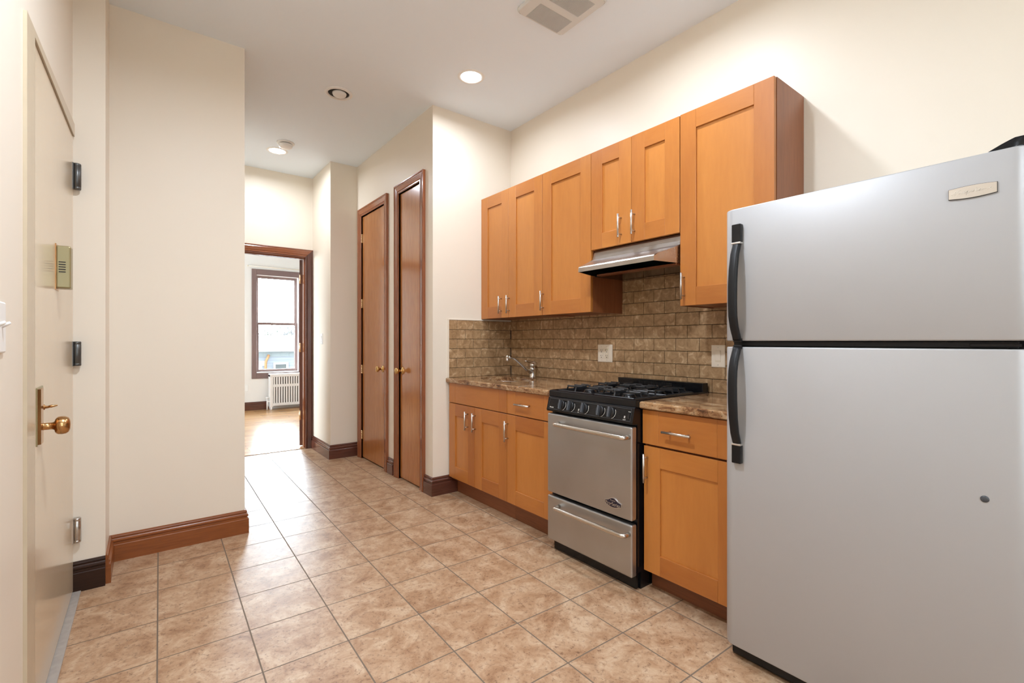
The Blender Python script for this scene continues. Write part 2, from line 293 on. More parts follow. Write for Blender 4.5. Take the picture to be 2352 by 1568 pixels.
# ------------------------------------------------------------------ mesh helpers
class MB:
    def __init__(s):
        s.v = []; s.f = []; s.tone = []; s.mi = []; s.sm = []
    def add(s, verts, faces, mi=0, tone=None, smooth=False):
        k = len(s.v); s.v += [tuple(v) for v in verts]
        tone = random.random() if tone is None else tone
        for f in faces:
            s.f.append([i+k for i in f]); s.tone.append(tone); s.mi.append(mi); s.sm.append(smooth)
        return s
    def box(s, x0, x1, y0, y1, z0, z1, bev=0, seg=2, mi=0, tone=None, smooth=False):
        if x0 > x1: x0, x1 = x1, x0
        if y0 > y1: y0, y1 = y1, y0
        if z0 > z1: z0, z1 = z1, z0
        if bev <= 0:
            v = [(x, y, z) for x in (x0, x1) for y in (y0, y1) for z in (z0, z1)]
            return s.add(v, [(0, 1, 3, 2), (4, 6, 7, 5), (0, 4, 5, 1), (2, 3, 7, 6), (0, 2, 6, 4), (1, 5, 7, 3)], mi, tone)
        b = bmesh.new(); bmesh.ops.create_cube(b, size=1)
        for q in b.verts: q.co = Vector(((x0+x1)/2+q.co.x*(x1-x0), (y0+y1)/2+q.co.y*(y1-y0), (z0+z1)/2+q.co.z*(z1-z0)))
        bmesh.ops.bevel(b, geom=b.edges[:], offset=bev, segments=seg, profile=0.5, affect='EDGES')
        return s.bmadd(b, mi, tone, smooth)
    def bmadd(s, b, mi=0, tone=None, smooth=False):
        b.verts.index_update()
        s.add([q.co[:] for q in b.verts], [[q.index for q in f.verts] for f in b.faces], mi, tone, smooth); b.free(); return s
    def rings(s, rings, close=True, cap=True, mi=0, tone=None, smooth=True):
        n = len(rings[0]); v = [p for r in rings for p in r]; f = []
        for i in range(len(rings)-1):
            for j in range(n if close else n-1):
                a = i*n+j; b_ = i*n+(j+1) % n
                f.append((a, b_, b_+n, a+n))
        s.add(v, f, mi, tone, smooth)
        if cap:
            s.add(rings[0], [list(range(n))[::-1]], mi, tone, False); s.add(rings[-1], [list(range(n))], mi, tone, False)
        return s
    def tube(s, pts, r, n=12, mi=0, tone=None, cap=True):
        pts = [Vector(p) for p in pts]; rs = r if isinstance(r, (list, tuple)) else [r]*len(pts)
        up = None; rings = []
        for i, p in enumerate(pts):
            d = (pts[min(i+1, len(pts)-1)]-pts[max(i-1, 0)]).normalized()
            if up is None:
                up = Vector((0, 0, 1)) if abs(d.z) < 0.9 else Vector((1, 0, 0))
            a = d.cross(up).normalized(); up = a.cross(d).normalized()
            rings.append([p+(a*math.cos(2*PI*j/n)+up*math.sin(2*PI*j/n))*rs[i] for j in range(n)])
        return s.rings(rings, True, cap, mi, tone)
    def lathe(s, prof, o, axis=(0, 0, 1), n=24, mi=0, tone=None, sx=1, sy=1):
        """prof: list of (radius, height along axis)"""
        ax = Vector(axis).normalized(); a = ax.orthogonal().normalized(); b_ = ax.cross(a); o = Vector(o)
        if abs(ax.z) > 0.9: a, b_ = Vector((1, 0, 0)), Vector((0, 1, 0))*(1 if ax.z > 0 else -1)
        rings = [[o+ax*h+(a*math.cos(2*PI*j/n)*sx+b_*math.sin(2*PI*j/n)*sy)*max(r, 1e-5) for j in range(n)] for r, h in prof]
        return s.rings(rings, True, True, mi, tone)
    def prism(s, poly, fn, t0, t1, mi=0, tone=None, smooth=False):
        n = len(poly); a = [fn(p[0], p[1], t0) for p in poly]; b_ = [fn(p[0], p[1], t1) for p in poly]
        s.add(a+b_, [list(range(n))[::-1], list(range(n, 2*n))]+[(i, (i+1) % n, n+(i+1) % n, n+i) for i in range(n)], mi, tone, smooth)
        return s
    def sweep(s, prof, path, side=1, mi=0, cap=True):
        """moulding: profile (outward u, z) along a floor polyline with mitred corners; outward = side * left normal"""
        P = [Vector(p) for p in path]; rings = []
        for i, p in enumerate(P):
            ns = []
            for a, b_ in ((i-1, i), (i, i+1)):
                if 0 <= a and b_ < len(P):
                    d = (P[b_]-P[a]).normalized(); ns.append(Vector((-d.y, d.x))*side)
            m = sum(ns, Vector((0, 0))).normalized(); m = m/m.dot(ns[0])
            rings.append([(p.x+m.x*u, p.y+m.y*u, z) for u, z in prof])
        return s.rings(rings, True, cap, mi, None, False)
    def casing(s, fn, a0, a1, zt, prof, z0=0.0, mi=(0, 1, 0)):
        """door trim round three sides: prof = (distance from the opening, thickness); fn(a, z, t) -> point"""
        for k, pts in enumerate((lambda o: ((a0-o, z0), (a0-o, zt+o)), lambda o: ((a0-o, zt+o), (a1+o, zt+o)), lambda o: ((a1+o, zt+o), (a1+o, z0)))):
            r = [[fn(*pts(o)[e], t) for o, t in prof] for e in (0, 1)]
            s.rings(r, True, True, mi[k], None, False)
        return s
    def text(s, body, size, fn, extrude=0.0004, mi=0, align='CENTER', shear=0.0):
        cu = bpy.data.curves.new('lettering', 'FONT'); cu.body = body; cu.size = size; cu.extrude = extrude; cu.align_x = align; cu.align_y = 'CENTER'; cu.shear = shear
        cu.resolution_u = 3
        o = bpy.data.objects.new('lettering', cu); C.objects.link(o); bpy.context.view_layer.update()
        me = bpy.data.meshes.new_from_object(o.evaluated_get(bpy.context.evaluated_depsgraph_get()))
        s.add([fn(v.co.x, v.co.y, v.co.z) for v in me.vertices], [list(q.vertices) for q in me.polygons], mi)
        bpy.data.objects.remove(o); bpy.data.curves.remove(cu); bpy.data.meshes.remove(me); return s

def root_loc(o):
    l = Vector((0, 0, 0))
    while o is not None: l += o.location; o = o.parent
    return l
def obj(name, mb, mats, parent=None, loc=None, label=None):
    """link ONE mesh object; mb is in world coordinates, loc is where its origin goes when it is top-level"""
    me = bpy.data.meshes.new(name); l = root_loc(parent) if parent is not None else Vector(loc or (0, 0, 0))
    me.from_pydata([(v[0]-l.x, v[1]-l.y, v[2]-l.z) for v in mb.v], [], mb.f)
    for m in (mats if isinstance(mats, (list, tuple)) else [mats]): me.materials.append(M[m])
    me.polygons.foreach_set('material_index', mb.mi); me.polygons.foreach_set('use_smooth', mb.sm)
    at = me.attributes.new('tone', 'FLOAT', 'FACE'); at.data.foreach_set('value', mb.tone)
    me.update()
    b = bmesh.new(); b.from_mesh(me); bmesh.ops.remove_doubles(b, verts=b.verts, dist=1e-6); bmesh.ops.recalc_face_normals(b, faces=b.faces); b.to_mesh(me); b.free()
    o = bpy.data.objects.new(name, me); C.objects.link(o)
    if parent is not None: o.parent = parent
    else: o.location = l
    if label: o['label'] = label
    return o
def tag(o, label, cat, group=None):
    o['label'] = label; o['category'] = cat
    if group: o['group'] = group
    return o
def thing(name, label, cat, loc, group=None):
    o = bpy.data.objects.new(name, None); C.objects.link(o); o.location = loc; o.empty_display_size = 0.05
    bpy.context.view_layer.update()
    return tag(o, label, cat, group)
def struct(name, mb=None, mats=None, loc=(0, 0, 0), label=None, cat=None):
    if mb is None:
        o = bpy.data.objects.new(name, None); C.objects.link(o); o.location = loc; o.empty_display_size = 0.05
    else: o = obj(name, mb, mats, None, loc)
    o['kind'] = 'structure'
    if label: o['label'] = label
    if cat: o['category'] = cat
    return o

# ------------------------------------------------------------------ the setting
XR, YP, XC, YB = 2.53, 3.30, 1.765, 5.63       # right wall, pillar face, closet wall, hall end wall
XL, YA, YW = -0.28, 3.09, 3.39                 # entry wall, jog beside it, partition wall
def B(*a, **k): return MB().box(*a, **k)
struct('floor', B(XL-0.2, 2.7, -2.4, 5.655, -0.12, 0), 'tile', label='mottled tan ceramic floor tiles with grey grout', cat='floor')
struct('floor_bedroom', B(-2.2, 3.3, 5.655, 9.55, -0.12, 0.001), 'hardwood', label='oak strip floor of the room behind the doorway', cat='floor')
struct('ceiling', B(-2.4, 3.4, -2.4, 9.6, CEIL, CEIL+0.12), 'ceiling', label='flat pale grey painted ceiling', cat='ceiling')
struct('wall_right', B(XR, XR+0.15, -2.4, YB+0.1, 0, CEIL), 'wall', label='long cream wall behind the cabinets and refrigerator', cat='wall')
struct('wall_rear', B(XL-0.2, -0.08, -2.4, -2.25, 0, CEIL).box(0.88, XR, -2.4, -2.25, 0, CEIL).box(-0.08, 0.88, -2.4, -2.25, 0, 0.85).box(-0.08, 0.88, -2.4, -2.25, 2.2, CEIL), 'wall', label='cream wall behind the camera', cat='wall')
# entry wall with the door opening
DY0, DY1 = 2.05, 3.075
mb = MB().box(XL-0.15, XL, -2.25, DY0, 0, CEIL).box(XL-0.15, XL, DY1, YA+0.3, 0, CEIL)
mb.box(XL-0.15, XL-0.05, DY0, DY1, 0, 2.2)  # unseen slab added behind the door leaf to block leaking sky light
mb.prism([(DY0, 2.15), (DY1, 2.19), (DY1, CEIL), (DY0, CEIL)], lambda a, b_, t: (t, a, b_), XL-0.15, XL)
struct('wall_left', mb, 'wall', label='cream wall around the entry door at left', cat='wall')
struct('wall_jog', B(XL, -0.16, YA, YW+0.14, 0, CEIL), 'wall', label='narrow cream wall return beside the entry door hinges', cat='wall')
struct('wall_partition', B(-0.16, 0.49, YW, YW+0.14, 0, CEIL), 'wall', label='broad cream partition wall left of the hallway', cat='wall')
struct('wall_hall_left', B(0.35, 0.49, YW+0.14, YB, 0, CEIL), 'wall', label='hallway wall hidden behind the partition', cat='wall')
struct('wall_pillar', B(XC+0.1, XR, YP, YP+0.1, 0, CEIL), 'wall', label='cream end wall beside the sink cabinets', cat='wall')
mb = MB().box(XC, XC+0.1, YP, 3.49, 0, CEIL).box(XC, XC+0.1, 3.915, 4.218, 0, CEIL).box(XC, XC+0.1, 4.832, 4.97, 0, CEIL)
mb.box(XC, XC+0.1, 3.49, 3.915, 2.505, CEIL).box(XC, XC+0.1, 4.218, 4.832, 2.495, CEIL)
struct('wall_closet', mb, 'wall', label='cream hallway wall holding the two closet doors', cat='wall')
struct('wall_hall_right', B(1.49, XR, 4.97, YB, 0, CEIL), 'wall', label='cream wall corner jutting out at the end of the hallway', cat='wall')
OX0, OX1, OZ = 0.60, 1.431, 2.155
mb = MB().box(-2.2, OX0, YB, YB+0.12, 0, CEIL).box(OX1, 3.3, YB, YB+0.12, 0, CEIL).box(OX0, OX1, YB, YB+0.12, OZ, CEIL)
struct('wall_hall_end', mb, 'wall', label='cream wall around the doorway at the end of the hallway', cat='wall')
# bedroom shell with two window openings
YF = 9.35
W1 = (1.535, 2.225, 0.645, 2.375); W2 = (6.55, 8.25, 0.645, 2.375)
mb = MB()
for a, b_ in ((-2.2, W1[0]), (W1[1], 3.3)): mb.box(a, b_, YF, YF+0.2, 0, CEIL)
mb.box(W1[0], W1[1], YF, YF+0.2, 0, W1[2]).box(W1[0], W1[1], YF, YF+0.2, W1[3], CEIL)
struct('wall_bedroom_window', mb, 'bedwall', label='white wall with the window in the far room', cat='wall')
struct('wall_bedroom_left', B(-2.4, -2.2, YB, W2[0], 0, CEIL).box(-2.4, -2.2, W2[1], YF+0.2, 0, CEIL).box(-2.4, -2.2, W2[0], W2[1], 0, W2[2]).box(-2.4, -2.2, W2[0], W2[1], W2[3], CEIL), 'bedwall')
struct('wall_bedroom_right', B(3.3, 3.4, YB, YF+0.2, 0, CEIL), 'bedwall')

# baseboards
BP = [(0, 0), (0.021, 0), (0.021, 0.088), (0.019, 0.092), (0.013, 0.095), (0.0125, 0.103), (0.018, 0.108), (0.0185, 0.113), (0.012, 0.118), (0.009, 0.122), (0.009, 0.127), (0.012, 0.131), (0.010, 0.138), (0.005, 0.142), (0, 0.142)]
def baseboard(name, path, side, key, label, axis='h'):
    struct(name, MB().sweep(BP, path, side), key+axis, label=label, cat='baseboard')
baseboard('baseboard_jog', [(XL+0.001, YA), (-0.16, YA)], -1, 'trimdark_', 'short dark baseboard beside the entry door', 'x')  # near-black wood tone on this short piece alone
baseboard('baseboard_partition', [(-0.16, YA-0.0), (-0.16, YW), (0.49, YW), (0.49, 4.2)], -1, 'trimred_', 'reddish stained baseboard below the broad partition wall', 'x')
baseboard('baseboard_pillar', [(XC, 3.435), (XC, YP), (1.985, YP)], -1, 'trimhall_', 'dark baseboard wrapping the corner beside the sink cabinets', 'x')
baseboard('baseboard_closet', [(XC, 4.14), (XC, 4.022)], -1, 'trimhall_', 'short baseboard between the two closet doors')
baseboard('baseboard_hall', [(XC-0.001, 4.97), (1.49, 4.97), (1.49, YB-0.02)], 1, 'trimhall_', 'dark baseboard around the jutting hallway corner', 'x')
baseboard('baseboard_bedroom', [(-2.2, YF), (1.73, YF)], -1, 'trimhall_', 'dark baseboard below the far window', 'x')
baseboard('baseboard_right', [(XR, 0.1), (XR, -2.25)], -1, 'trimhall_', 'baseboard on the right wall behind the camera')
struct('trim_1', B(XL, XL+0.032, 1.95, YA-0.002, 0.0, 0.005, bev=0.002), 'stone', label='grey stone saddle strip under the entry door', cat='threshold')
struct('trim_2', B(OX0, OX1, 5.632, 5.675, 0.0, 0.006, bev=0.002), 'hardwood', label='wooden threshold strip in the hallway doorway', cat='threshold')

# ------------------------------------------------------------------ doors
CP = [(0.0, -0.01), (0.0, 0.012), (0.006, 0.016), (0.012, 0.016), (0.017, 0.012), (0.022, 0.017), (0.056, 0.022), (0.064, 0.019), (0.070, 0.024), (0.077, 0.024), (0.077, -0.001), (0.03, -0.001)]
def hinge(fn, a, z, r=0.007, h=0.088, key='palebrass', parent=None, leafw=0.012):
    """barrel with knuckles and a sliver of leaf; fn(a, z, t) -> point"""
    mb = MB(); o = fn(a, z-h/2, 0.006)
    pr = []
    for k in range(5):
        z0 = k*h/5; pr += [(r*0.8, z0), (r, z0+0.001), (r, z0+h/5-0.0015), (r*0.8, z0+h/5-0.0005)]
    mb.lathe([(0.001, -0.004), (r*0.7, -0.003)]+pr+[(r*0.7, h+0.003), (0.001, h+0.004)], o, n=12)
    p0, p1 = fn(a-leafw, z-h/2, 0.0), fn(a+leafw, z+h/2, 0.003)
    mb.box(p0[0], p1[0], p0[1], p1[1], p0[2], p1[2])
    return obj('hinge', mb, key, parent)
def closet_door(name, y0, y1, zt, hinge_y, knob_y, knob_z, label):
    fn = lambda a, z, t: (XC-t, a, z)
    d = struct(name, loc=(XC, (y0+y1)/2, 0), label=label, cat='door')
    obj('casing', MB().casing(fn, y0, y1, zt, CP), ['trim_v', 'trim_h'], d)
    jm = MB().box(XC-0.008, XC+0.09, y0-0.010, y0, 0, zt+0.010).box(XC-0.008, XC+0.09, y1, y1+0.010, 0, zt+0.010).box(XC-0.008, XC+0.09, y0, y1, zt, zt+0.010, mi=1)
    obj('door_jamb', jm, ['trim_v', 'trim_h'], d)
    lf = MB().box(XC+0.004, XC+0.039, y0+0.003, y1-0.003, 0.012, zt-0.004, bev=0.001, seg=1, tone=0.5)
    leaf = obj('door_leaf', lf, 'birch_v', d)
    for z in (2.26, 1.59, 0.915, 0.24): hinge(fn, hinge_y, z, parent=leaf)
    kn = MB().lathe([(0.0, 0.0), (0.032, 0.0), (0.033, 0.004), (0.028, 0.009), (0.014, 0.012), (0.011, 0.020), (0.011, 0.034), (0.018, 0.040), (0.026, 0.047), (0.029, 0.056), (0.027, 0.064), (0.020, 0.070), (0.008, 0.073), (0, 0.0735)], (XC+0.004, knob_y, knob_z), (-1, 0, 0), 28)
    obj('door_knob', kn, 'brass', leaf)
    return d
closet_door('door_2', 4.228, 4.822, 2.485, 4.822+0.004, 4.287, 0.942, 'left closet door in orange birch veneer, hinged on its left side')
closet_door('door_3', 3.500, 3.905, 2.495, 3.500-0.004, 3.855, 0.946, 'right closet door, the narrow glossy one nearest the kitchen')

# doorway at the end of the hall: casing, jamb, leaf swung into the far room
d4 = struct('door_4', loc=((OX0+OX1)/2, YB, 0), label='stained wood doorway at the end of the hallway with its door swung open', cat='door')
fn = lambda a, z, t: (a, YB-t, z)
obj('casing', MB().casing(fn, OX0+0.006, OX1-0.018, OZ-0.006, CP), ['trimhall_v', 'trim_x'], d4)
jm = MB().box(OX0-0.001, OX0+0.015, YB-0.006, YB+0.125, 0.006, OZ).box(OX1-0.015, OX1+0.001, YB-0.006, YB+0.125, 0.006, OZ).box(OX0+0.015, OX1-0.015, YB-0.006, YB+0.125, OZ-0.016, OZ, mi=1)
jm.box(OX1-0.027, OX1-0.015, YB+0.03, YB+0.08, 0.006, OZ-0.016).box(OX0+0.015, OX0+0.027, YB+0.03, YB+0.08, 0.006, OZ-0.016).box(OX0+0.027, OX1-0.027, YB+0.03, YB+0.08, OZ-0.028, OZ-0.016, mi=1)
obj('door_jamb', jm, ['trim_v', 'trim_x'], d4)
hp = Vector((OX1-0.016, YB+0.130)); dv = Vector((math.sin(math.radians(40)), math.cos(math.radians(40)))); nv = Vector((-dv.y, dv.x))
def leafpt(u, t): q = hp+dv*u+nv*t; return (q.x, q.y)
mb = MB(); q = [leafpt(0, 0), leafpt(0.77, 0), leafpt(0.77, 0.035), leafpt(0, 0.035)]
mb.prism(q, lambda a, b_, t: (a, b_, t), 0.015, OZ-0.022, tone=0.4)
leaf4 = obj('door_leaf', mb, 'trimhall_v', d4)
for z in (1.91, 1.13, 0.36):
    o = leafpt(-0.004, 0.018); mb = MB().lathe([(0.001, -0.003), (0.009, 0), (0.009, 0.1), (0.001, 0.103)], (o[0]-0.012, o[1]-0.012, z-0.05), n=12)
    mb.box(o[0]-0.02, o[0]+0.0, o[1]-0.014, o[1]-0.011, z-0.05, z+0.05)
    obj('hinge', mb, 'palebrass', leaf4)

# entry door
d1 = struct('door_1', loc=(XL, DY0+0.5, 0), label='glossy cream painted metal entry door at far left', cat='door')
mb = MB().prism([(DY0-0.12, 0), (DY0+0.004, 0), (DY0+0.004, 2.137), (DY1-0.0, 2.178), (DY1, 2.238), (DY0-0.12, 2.150)], lambda a, b_, t: (t, a, b_), XL-0.02, XL+0.009)
obj('door_frame', mb, 'framepaint', d1)
lf = MB().prism([(DY0+0.008, 0.012), (DY1-0.006, 0.012), (DY1-0.006, 2.172), (DY0+0.008, 2.133)], lambda a, b_, t: (t, a, b_), XL-0.045, XL+0.003)
leaf1 = obj('door_leaf', lf, 'doorpaint', d1)
for z0, z1, key in ((1.924, 2.049, 'hingegrey'), (1.083, 1.200, 'hingegrey'), (0.240, 0.358, 'hingechrome')):
    mb = MB().box(XL+0.002, XL+0.007, 3.046, 3.068, z0, z1, bev=0.001, seg=1)
    x, y = XL+0.018, 3.064
    mb.lathe([(0.001, 0), (0.014, 0.001), (0.0155, 0.004), (0.0155, 0.012), (0.0145, 0.013), (0.0155, 0.014), (0.0155, z1-z0-0.014), (0.0145, z1-z0-0.013), (0.0155, z1-z0-0.012), (0.0155, z1-z0-0.003), (0.013, z1-z0), (0.001, z1-z0)], (x, y, z0), n=16)
    obj('hinge', mb, key, leaf1, label='worn bare steel hinge' if key == 'hingechrome' else None)
mb = MB().box(XL+0.002, XL+0.006, 2.115, 2.225, 0.865, 1.052, bev=0.0015, seg=1)
mb.prism([(2.118, XL+0.004), (2.180, XL+0.004), (2.172, XL+0.013), (2.126, XL+0.013)], lambda a, b_, t: (b_, a, t), 0.870, 1.047, mi=1)
for z in (1.035, 0.935, 0.905, 0.882): mb.lathe([(0.0, 0.0), (0.003, 0.0), (0.002, 0.001), (0, 0.001)], (XL+0.006, 2.205, z), (1, 0, 0), 8, mi=2)
obj('lock_plate', mb, ['olive', 'bronze', 'hole'], leaf1, label='brass lock plate')
kn = MB().lathe([(0.0, 0), (0.014, 0), (0.015, 0.004), (0.0115, 0.006), (0.0115, 0.026), (0.014, 0.031), (0.024, 0.034), (0.029, 0.040), (0.030, 0.049), (0.029, 0.058), (0.024, 0.066), (0.014, 0.070), (0, 0.071)], (XL+0.008, 2.172, 0.921), (1, 0, 0), 28)
obj('door_knob', kn, 'bronze', leaf1, label='polished bronze knob')
tt = MB().lathe([(0, 0), (0.009, 0), (0.009, 0.006), (0.005, 0.008), (0.004, 0.016), (0, 0.016)], (XL+0.008, 2.185, 0.983), (1, 0, 0), 14)
tt.tube([(XL+0.02, 2.185, 0.983), (XL+0.03, 2.185, 0.985), (XL+0.045, 2.185, 0.987)], [0.003, 0.005, 0.002], 8)
obj('thumb_turn', tt, 'bronze', leaf1)

# door chime box on the entry door
t = thing('door_chime', 'olive metal chime box with slots, mounted on the entry door', 'door chime', (XL+0.003, 2.52, 1.406))
mb = MB().box(XL+0.003, XL+0.047, 2.52, 2.585, 1.406, 1.572, bev=0.006, seg=3)
for k in range(5): z = 1.468+k*0.0095; mb.box(XL+0.012, XL+0.032, 2.5185, 2.523, z, z+0.0035, mi=1)
obj('housing', mb, ['olive', 'hole'], t)
mb = MB().box(XL+0.003, XL+0.006, 2.512, 2.592, 1.400, 1.578, bev=0.001, seg=1); obj('back_plate', mb, 'bronze', t)

# ------------------------------------------------------------------ cabinets
XU, XBF = 2.217, 1.903          # front planes of the wall and base cabinet doors
def shaker(mb, x, y0, y1, z0, z1, st=0.090, rl=0.094, th=0.020, rec=0.009):
    """frame-and-panel door facing -X: stiles upright, rails level, recessed panel"""
    e = 0.0012
    mb.box(x, x+th, y0, y0+st, z0, z1, bev=e, seg=1, tone=random.random()*0.8)
    mb.box(x, x+th, y1-st, y1, z0, z1, bev=e, seg=1, tone=random.random()*0.8)
    mb.box(x+0.0003, x+th, y0+st, y1-st, z0, z0+rl, bev=e, seg=1, mi=1, tone=random.random()*0.7)
    mb.box(x+0.0003, x+th, y0+st, y1-st, z1-rl, z1, bev=e, seg=1, mi=1, tone=random.random()*0.7)
    mb.box(x+rec, x+th-0.002, y0+st-0.002, y1-st+0.002, z0+rl-0.002, z1-rl+0.002, tone=0.75+random.random()*0.35)
def slab_drawer(mb, x, y0, y1, z0, z1, st=0.090, th=0.020):
    e = 0.0012
    mb.box(x, x+th, y0, y0+st, z0, z1, bev=e, seg=1, tone=random.random()*0.7)
    mb.box(x, x+th, y1-st, y1, z0, z1, bev=e, seg=1, tone=random.random()*0.7)
    mb.box(x+0.0006, x+th, y0+st, y1-st, z0, z1, bev=e, seg=1, mi=1, tone=0.3+random.random()*0.5)
def bar_pull(parent, x, y, z, vertical=True, L=0.137):
    mb = MB(); h = L/2; p = 0.048; xs = x-0.031
    if vertical:
        mb.tube([(xs, y, z-h), (xs, y, z+h)], 0.006, 14)
        for s in (-p, p): mb.tube([(x, y, z+s), (xs, y, z+s)], 0.0042, 10)
    else:
        mb.tube([(xs, y-h, z), (xs, y+h, z)], 0.006, 14)
        for s in (-p, p): mb.tube([(x, y+s, z), (xs, y+s, z)], 0.0042, 10)
    return obj('handle', mb, 'nickel', parent)
MP = ['maple_v', 'maple_h']
def wall_cabinet(label, y0, y1, z0, z1, doors, xb=XR-0.002):
    t = thing('wall_cabinet', label, 'wall cabinet', (XU+0.16, (y0+y1)/2, z0), 'maple wall cabinets along the right wall')
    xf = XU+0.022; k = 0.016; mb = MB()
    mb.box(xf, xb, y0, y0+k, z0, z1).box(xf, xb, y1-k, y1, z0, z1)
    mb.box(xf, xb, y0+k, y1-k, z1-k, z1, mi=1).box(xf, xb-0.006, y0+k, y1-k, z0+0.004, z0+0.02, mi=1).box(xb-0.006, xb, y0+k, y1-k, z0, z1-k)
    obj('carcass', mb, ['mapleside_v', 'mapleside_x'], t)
    for (a, b_, hy, hz) in doors:
        m = MB(); shaker(m, XU, a, b_, z0+0.001, z1-0.001)
        bar_pull(obj('door', m, MP, t), XU, hy, hz)
    return t
g = 0.0015
wall_cabinet('two-door wall cabinet in the corner above the sink', 2.527, 3.298, 1.385, 2.385, [(2.922+g, 3.297, 3.012, 1.488), (2.527+g, 2.922-g, 2.910, 1.486)])
wall_cabinet('single-door wall cabinet just left of the range hood', 2.064, 2.526, 1.385, 2.385, [(2.064+g, 2.526-g, 2.513, 1.486)])
wall_cabinet('short two-door wall cabinet directly above the range hood', 1.435, 2.063, 1.772, 2.385, [(1.749+g, 2.063-g, 1.822, 1.879), (1.435+g, 1.749-g, 1.725, 1.881)])
wall_cabinet('tall single-door wall cabinet nearest the refrigerator', 0.960, 1.434, 1.385, 2.387, [(0.962, 1.434-g, 1.408, 1.486)])

def base_cabinet(label, y0, y1, fronts, doors):
    t = thing('base_cabinet', label, 'base cabinet', (XBF+0.3, (y0+y1)/2, 0), 'maple base cabinets under the counter')
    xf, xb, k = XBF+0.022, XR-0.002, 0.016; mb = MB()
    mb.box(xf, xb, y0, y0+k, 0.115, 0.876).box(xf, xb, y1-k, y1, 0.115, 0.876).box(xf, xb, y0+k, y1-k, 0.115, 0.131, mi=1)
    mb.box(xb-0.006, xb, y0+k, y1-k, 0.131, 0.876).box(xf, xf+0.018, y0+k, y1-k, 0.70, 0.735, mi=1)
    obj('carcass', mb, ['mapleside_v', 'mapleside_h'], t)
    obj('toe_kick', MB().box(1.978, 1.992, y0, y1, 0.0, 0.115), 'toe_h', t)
    for (a, b_, z0, z1, hd) in fronts:
        m = MB(); slab_drawer(m, XBF, a, b_, z0, z1)
        o = obj('drawer', m, MP, t)
        if hd: bar_pull(o, XBF, hd[0], hd[1], False, 0.145)
    for (a, b_, z0, z1, hy, hz) in doors:
        m = MB(); shaker(m, XBF, a, b_, z0, z1)
        bar_pull(obj('door', m, MP, t), XBF, hy, hz)
    return t
base_cabinet('two-door sink base cabinet in the corner, with a false drawer front', 2.527, 3.286, [(2.527+g, 3.286, 0.722, 0.874, None)],
             [(2.918+g, 3.286, 0.132, 0.716, 3.007, 0.610), (2.527+g, 2.918-g, 0.132, 0.716, 2.907, 0.610)])
base_cabinet('narrow drawer-over-door base cabinet between sink base and gas range', 2.062, 2.526, [(2.062+g, 2.526-g, 0.722, 0.874, (2.337, 0.795))],
             [(2.062+g, 2.526-g, 0.132, 0.716, 2.512, 0.606)])
base_cabinet('drawer-over-door base cabinet between gas range and refrigerator', 0.962, 1.434, [(0.965, 1.434, 0.709, 0.872, (1.234, 0.784))],
             [(0.962, 1.426, 0.100, 0.699, 1.405, 0.597)])

# ------------------------------------------------------------------ countertops, sink, faucet
ZC = 0.912
def ctop_rings(x0, x1, y0, y1, hole=None):
    """slab with rounded top edge; rings run from the hole (or centre) out over the edge and back"""
    cx, cy = (hole[0], hole[1]) if hole else ((x0+x1)/2, (y0+y1)/2)
    angs = [2*PI*k/72 for k in range(72)]+[math.atan2(b_-cy, a-cx) % (2*PI) for a in (x0, x1) for b_ in (y0, y1)]
    angs = sorted(set(round(a, 6) for a in angs))
    def rect(a, ins):
        dx, dy = math.cos(a), math.sin(a); ts = []
        if dx > 1e-9: ts.append((x1-ins-cx)/dx)
        if dx < -1e-9: ts.append((x0+ins-cx)/dx)
        if dy > 1e-9: ts.append((y1-ins-cy)/dy)
        if dy < -1e-9: ts.append((y0+ins-cy)/dy)
        q = min(ts); return cx+dx*q, cy+dy*q
    def ell(a):
        if not hole: return cx, cy
        q = 1/math.sqrt((math.cos(a)/hole[2])**2+(math.sin(a)/hole[3])**2); return cx+math.cos(a)*q, cy+math.sin(a)*q
    zb = ZC-0.034; R = []
    if hole: R.append([ell(a)+(zb,) for a in angs])
    R.append([ell(a)+(ZC,) for a in angs]); R.append([rect(a, 0.006)+(ZC,) for a in angs]); R.append([rect(a, 0.0018)+(ZC-0.002,) for a in angs])
    R.append([rect(a, 0)+(ZC-0.007,) for a in angs]); R.append([rect(a, 0)+(zb+0.005,) for a in angs]); R.append([rect(a, 0.004)+(zb,) for a in angs]); R.append([ell(a)+(zb,) for a in angs])
    return MB().rings(R, True, False, smooth=False)
SK = (2.205, 2.905, 0.185, 0.262)
CX0 = 1.880
ct = tag(obj('countertop', ctop_rings(CX0, XR-0.001, 2.056, 3.299, SK), 'granite', None, (2.2, 2.68, ZC-0.034)), 'longer brown granite countertop with the sink cut into it', 'countertop', 'granite countertops')
obj('tile_joint', MB().box(CX0+0.001, 2.02, 2.372, 2.3745, ZC-0.02, ZC+0.0002), 'mark', ct, label='pale joint line')
tag(obj('countertop', ctop_rings(CX0, XR-0.001, 0.962, 1.434), 'granite', None, (2.2, 1.2, ZC-0.034)), 'short brown granite countertop between range and refrigerator', 'countertop', 'granite countertops')
t = thing('sink', 'oval stainless steel undermount sink set into the granite countertop', 'sink', (SK[0], SK[1], 0.72))
def er(f, z, n=48): return [(SK[0]+math.cos(2*PI*j/n)*SK[2]*f, SK[1]+math.sin(2*PI*j/n)*SK[3]*f, z) for j in range(n)]
mb = MB().rings([er(1.06, 0.8775), er(1.0, 0.8775), er(0.99, 0.87), er(0.95, 0.78), er(0.88, 0.745), er(0.70, 0.732), er(0.2, 0.728), er(0.2, 0.7265), er(0.72, 0.730), er(0.9, 0.743), er(0.965, 0.78), er(1.005, 0.868), er(1.06, 0.874), er(1.06, 0.8775)], True, False)
obj('basin', mb, 'steelhood', t)
